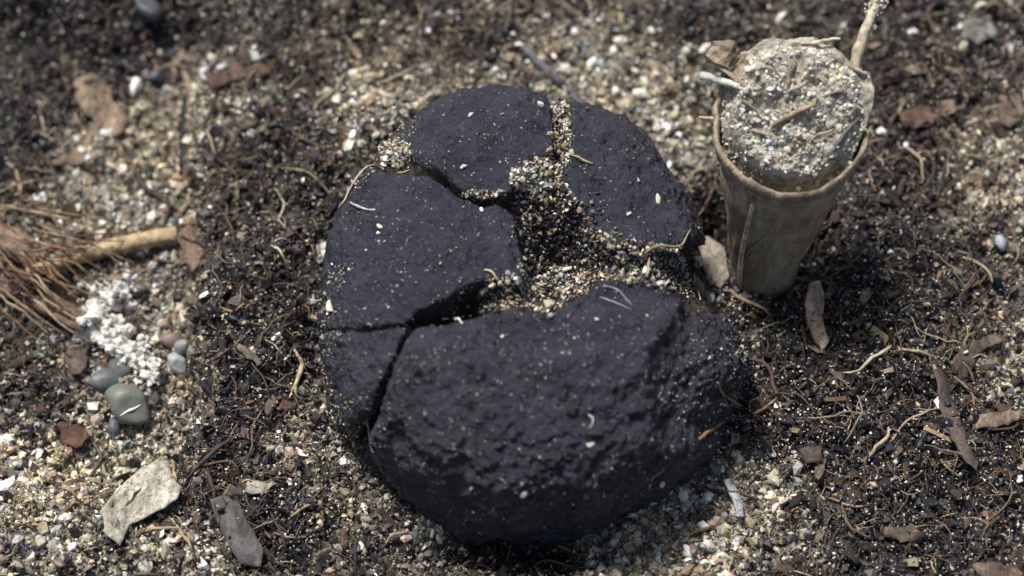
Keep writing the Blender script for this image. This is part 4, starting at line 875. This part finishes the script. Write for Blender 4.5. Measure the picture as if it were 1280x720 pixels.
C = catmull(pts, 12); V, F = tube(C, .0001, 5); o = add_mesh('rootlet', V - pts[0], F, M['rootlet'], smooth=True); o.location = pts[0]; o.color = (0.36, 0.31, 0.24, 1)
tag(o, 'tiny side fibre crossing the rootlet on the cut stem', 'rootlet', 'rootlets placed about the fungus')
# grey sheath piece standing in the hollow beside the stem
leaf('sheath_piece', [(872, 300), (885, 295), (905, 310), (912, 345), (900, 360), (882, 350)], (0.30, 0.24, 0.17), 'tan sheath piece standing between the fungus and the cut stem', 'sheath', lift=3.0, curl=.5, thick=.4, seed=77, step=5, tilt=(1.5, 0))

# ------------------------------------------------------------------ grains on the fungus
PIT = [(515, 405), (560, 372), (610, 345), (652, 345), (655, 300), (640, 250), (650, 225), (680, 200), (698, 170), (690, 120), (703, 110), (712, 170), (710, 235), (740, 285), (790, 303), (850, 312), (885, 330), (865, 372), (848, 366),
       (803, 352), (757, 348), (735, 363), (692, 387), (650, 384), (600, 391), (545, 404)]
P1, R1, C1 = [], [], []
def seed_px(n, box, test, rlo, rhi, dark):
    xs, ys = np.zeros(0), np.zeros(0)
    while len(xs) < n:
        x_ = rng.uniform(box[0], box[2], 4 * n); y_ = rng.uniform(box[1], box[3], 4 * n); ok = test(x_, y_); xs = np.append(xs, x_[ok]); ys = np.append(ys, y_[ok])
    xs, ys = xs[:n], ys[:n]; dks = dark(xs, ys) + 0 * xs; rs = np.exp(rng.normal(math.log((rlo * rhi) ** .5), .45, n)).clip(rlo, rhi)
    for x_, y_, dk_, r_ in zip(xs, ys, dks, rs):
        h_, n_ = hit(x_, y_, 'fungus')
        P1.append(np.array(h_) + np.array(n_) * r_ * MM * rng.uniform(-.3, .9)); R1.append(r_ * MM)
        C1.append(hc[rng.integers(5)] * 1.4 if rng.random() < dk_ else SANDC[rng.choice(10, p=SANDP)])
def rag(x_, y_, s_=9.0, o_=0.0): return fbm(np.stack([x_ / s_, y_ / s_, 0 * x_ + o_], -1), 3, .65)
pit_in = lambda x_, y_: poly_sd(x_, y_, PIT) < 2 + 5 * rag(x_, y_)
darkpit = lambda x_, y_: 0.30 + 0.95 * blob(x_, y_, 702, 290, 42, 38) + .95 * blob(x_, y_, 552, 378, 40, 22) + .35 * rag(x_, y_, 14, 5)
seed_px(4200, (510, 110, 890, 410), lambda x_, y_: pit_in(x_, y_) & ~((x_ < 605) & (rng.random(len(x_)) < .9)), .05, .34, darkpit)
seed_px(500, (640, 240, 770, 345), lambda x_, y_: blob(x_, y_, 702, 288, 45, 38) > rng.random(len(x_)), .07, .33, lambda x_, y_: .9)
pock = lambda cx, cy, rx, ry: (lambda x_, y_: ((x_ - cx) / rx) ** 2 + ((y_ - cy) / ry) ** 2 < .8 + .9 * rag(x_, y_, 8))
seed_px(520, (460, 165, 530, 218), pock(495, 190, 27, 18), .06, .32, lambda x_, y_: .05)
seed_px(520, (635, 185, 720, 260), pock(672, 220, 36, 22), .06, .32, lambda x_, y_: .15)
seed_px(200, (675, 110, 730, 190), pock(700, 150, 13, 38), .06, .28, lambda x_, y_: .25)
seed_px(140, (565, 225, 640, 255), pock(600, 242, 36, 6), .05, .2, lambda x_, y_: .1)
o = grains('pit_sand', np.array(P1), np.array(R1), patchy(np.array(P1), jitcol(np.array(C1)), .5, .6), M['sand'], jitter=.28, aniso=.4)
tag(o, 'pale sand filling the pit and seams of the fungus', 'sand', kind='stuff')
P1, R1, C1 = [], [], []
skin_ok = lambda x_, y_: poly_sd(x_, y_, OUTLINE) < -6
seed_px(2300, (395, 100, 940, 680), lambda x_, y_: skin_ok(x_, y_) & (rng.random(len(x_)) < .35 + .9 * rag(x_, y_, 40)), .03, .12, lambda x_, y_: 0)
seed_px(420, (395, 100, 940, 680), lambda x_, y_: skin_ok(x_, y_) & (rng.random(len(x_)) < blob(x_, y_, 880, 460, 60, 90) + .4 * blob(x_, y_, 480, 330, 60, 60) + .1), .04, .18, lambda x_, y_: 0)
edge_ok = lambda x_, y_: (poly_sd(x_, y_, OUTLINE) < 2) & (poly_sd(x_, y_, OUTLINE) > -16 - 34 * rag(x_, y_, 22)) & ((y_ < 240) | ((330 < y_) & (y_ < 560))) & ((x_ < 520) | (x_ > 850))
seed_px(1500, (385, 100, 950, 600), edge_ok, .05, .26, lambda x_, y_: .4)
o = grains('skin_dust', np.array(P1), np.array(R1), jitcol(np.array(C1)) * 1.0, M['sand'], OCT, OCTF, .25, .3)
tag(o, 'fine white specks stuck all over the black fungus', 'dust', kind='stuff')
for (x_, y_, r_, c_, lb) in [(602, 262, 4.5, WHITE, 'white grain lodged behind the lumpy plate of the fungus'), (476, 284, 5, CREAM, 'cream grain with a white neighbour on the lumpy plate'), (473, 291, 3.5, WHITE, 'white grain under the cream grain on the lumpy plate'),
                             (688, 394, 5.5, CREAM, 'cream crumb below the lip of the front plate'), (747, 399, 3.5, CREAM, 'small cream grain on the front plate swelling'), (734, 306, 5.5, WHITE, 'bright white chip at the rim of the dark pit'),
                             (711, 336, 6, WHITE, 'long white shard standing in the pit sand'), (589, 610, 4, CREAM, 'cream grain low on the pebbled front'), (592, 640, 3, WHITE, 'white grain at the foot of the pebbled front'),
                             (655, 618, 6, (.35, .42, .38), 'pale greenish lichen crumb low on the pebbled front'), (628, 421, 4, (.5, .45, .4), 'grey grain in the dent of the front plate'), (786, 268, 5, (.42, .37, .3), 'tan crumb on the smooth plate'),
                             (797, 226, 4, (.42, .4, .35), 'grey speck high on the smooth plate'), (822, 250, 6, (.5, .46, .38), 'cream flake on the smooth plate toward the stem'), (588, 146, 5, (.45, .42, .36), 'pale smear of grit on the domed plate'),
                             (628, 144, 5, (.42, .38, .3), 'tan grit on the domed plate'), (674, 131, 6, CREAM, 'cream grain at the sandy seam'), (580, 208, 5, (.5, .46, .38), 'cream grain over the crack of the domed plate'),
                             (738, 556, 5, (.45, .43, .38), 'grey crumb halfway down the pebbled front'), (743, 605, 5, CREAM, 'cream crumb low on the pebbled front beside a curl'), (828, 604, 5, CREAM, 'cream grain at the base of the pebbled front')]:
    put_grain(x_, y_, r_ * .8, c_, label=lb, group='grains stuck on the fungus', surf='fungus', stretch=1.9 if 'shard' in lb or 'flake' in lb else 1.2, sink=.2, rot=1.0)
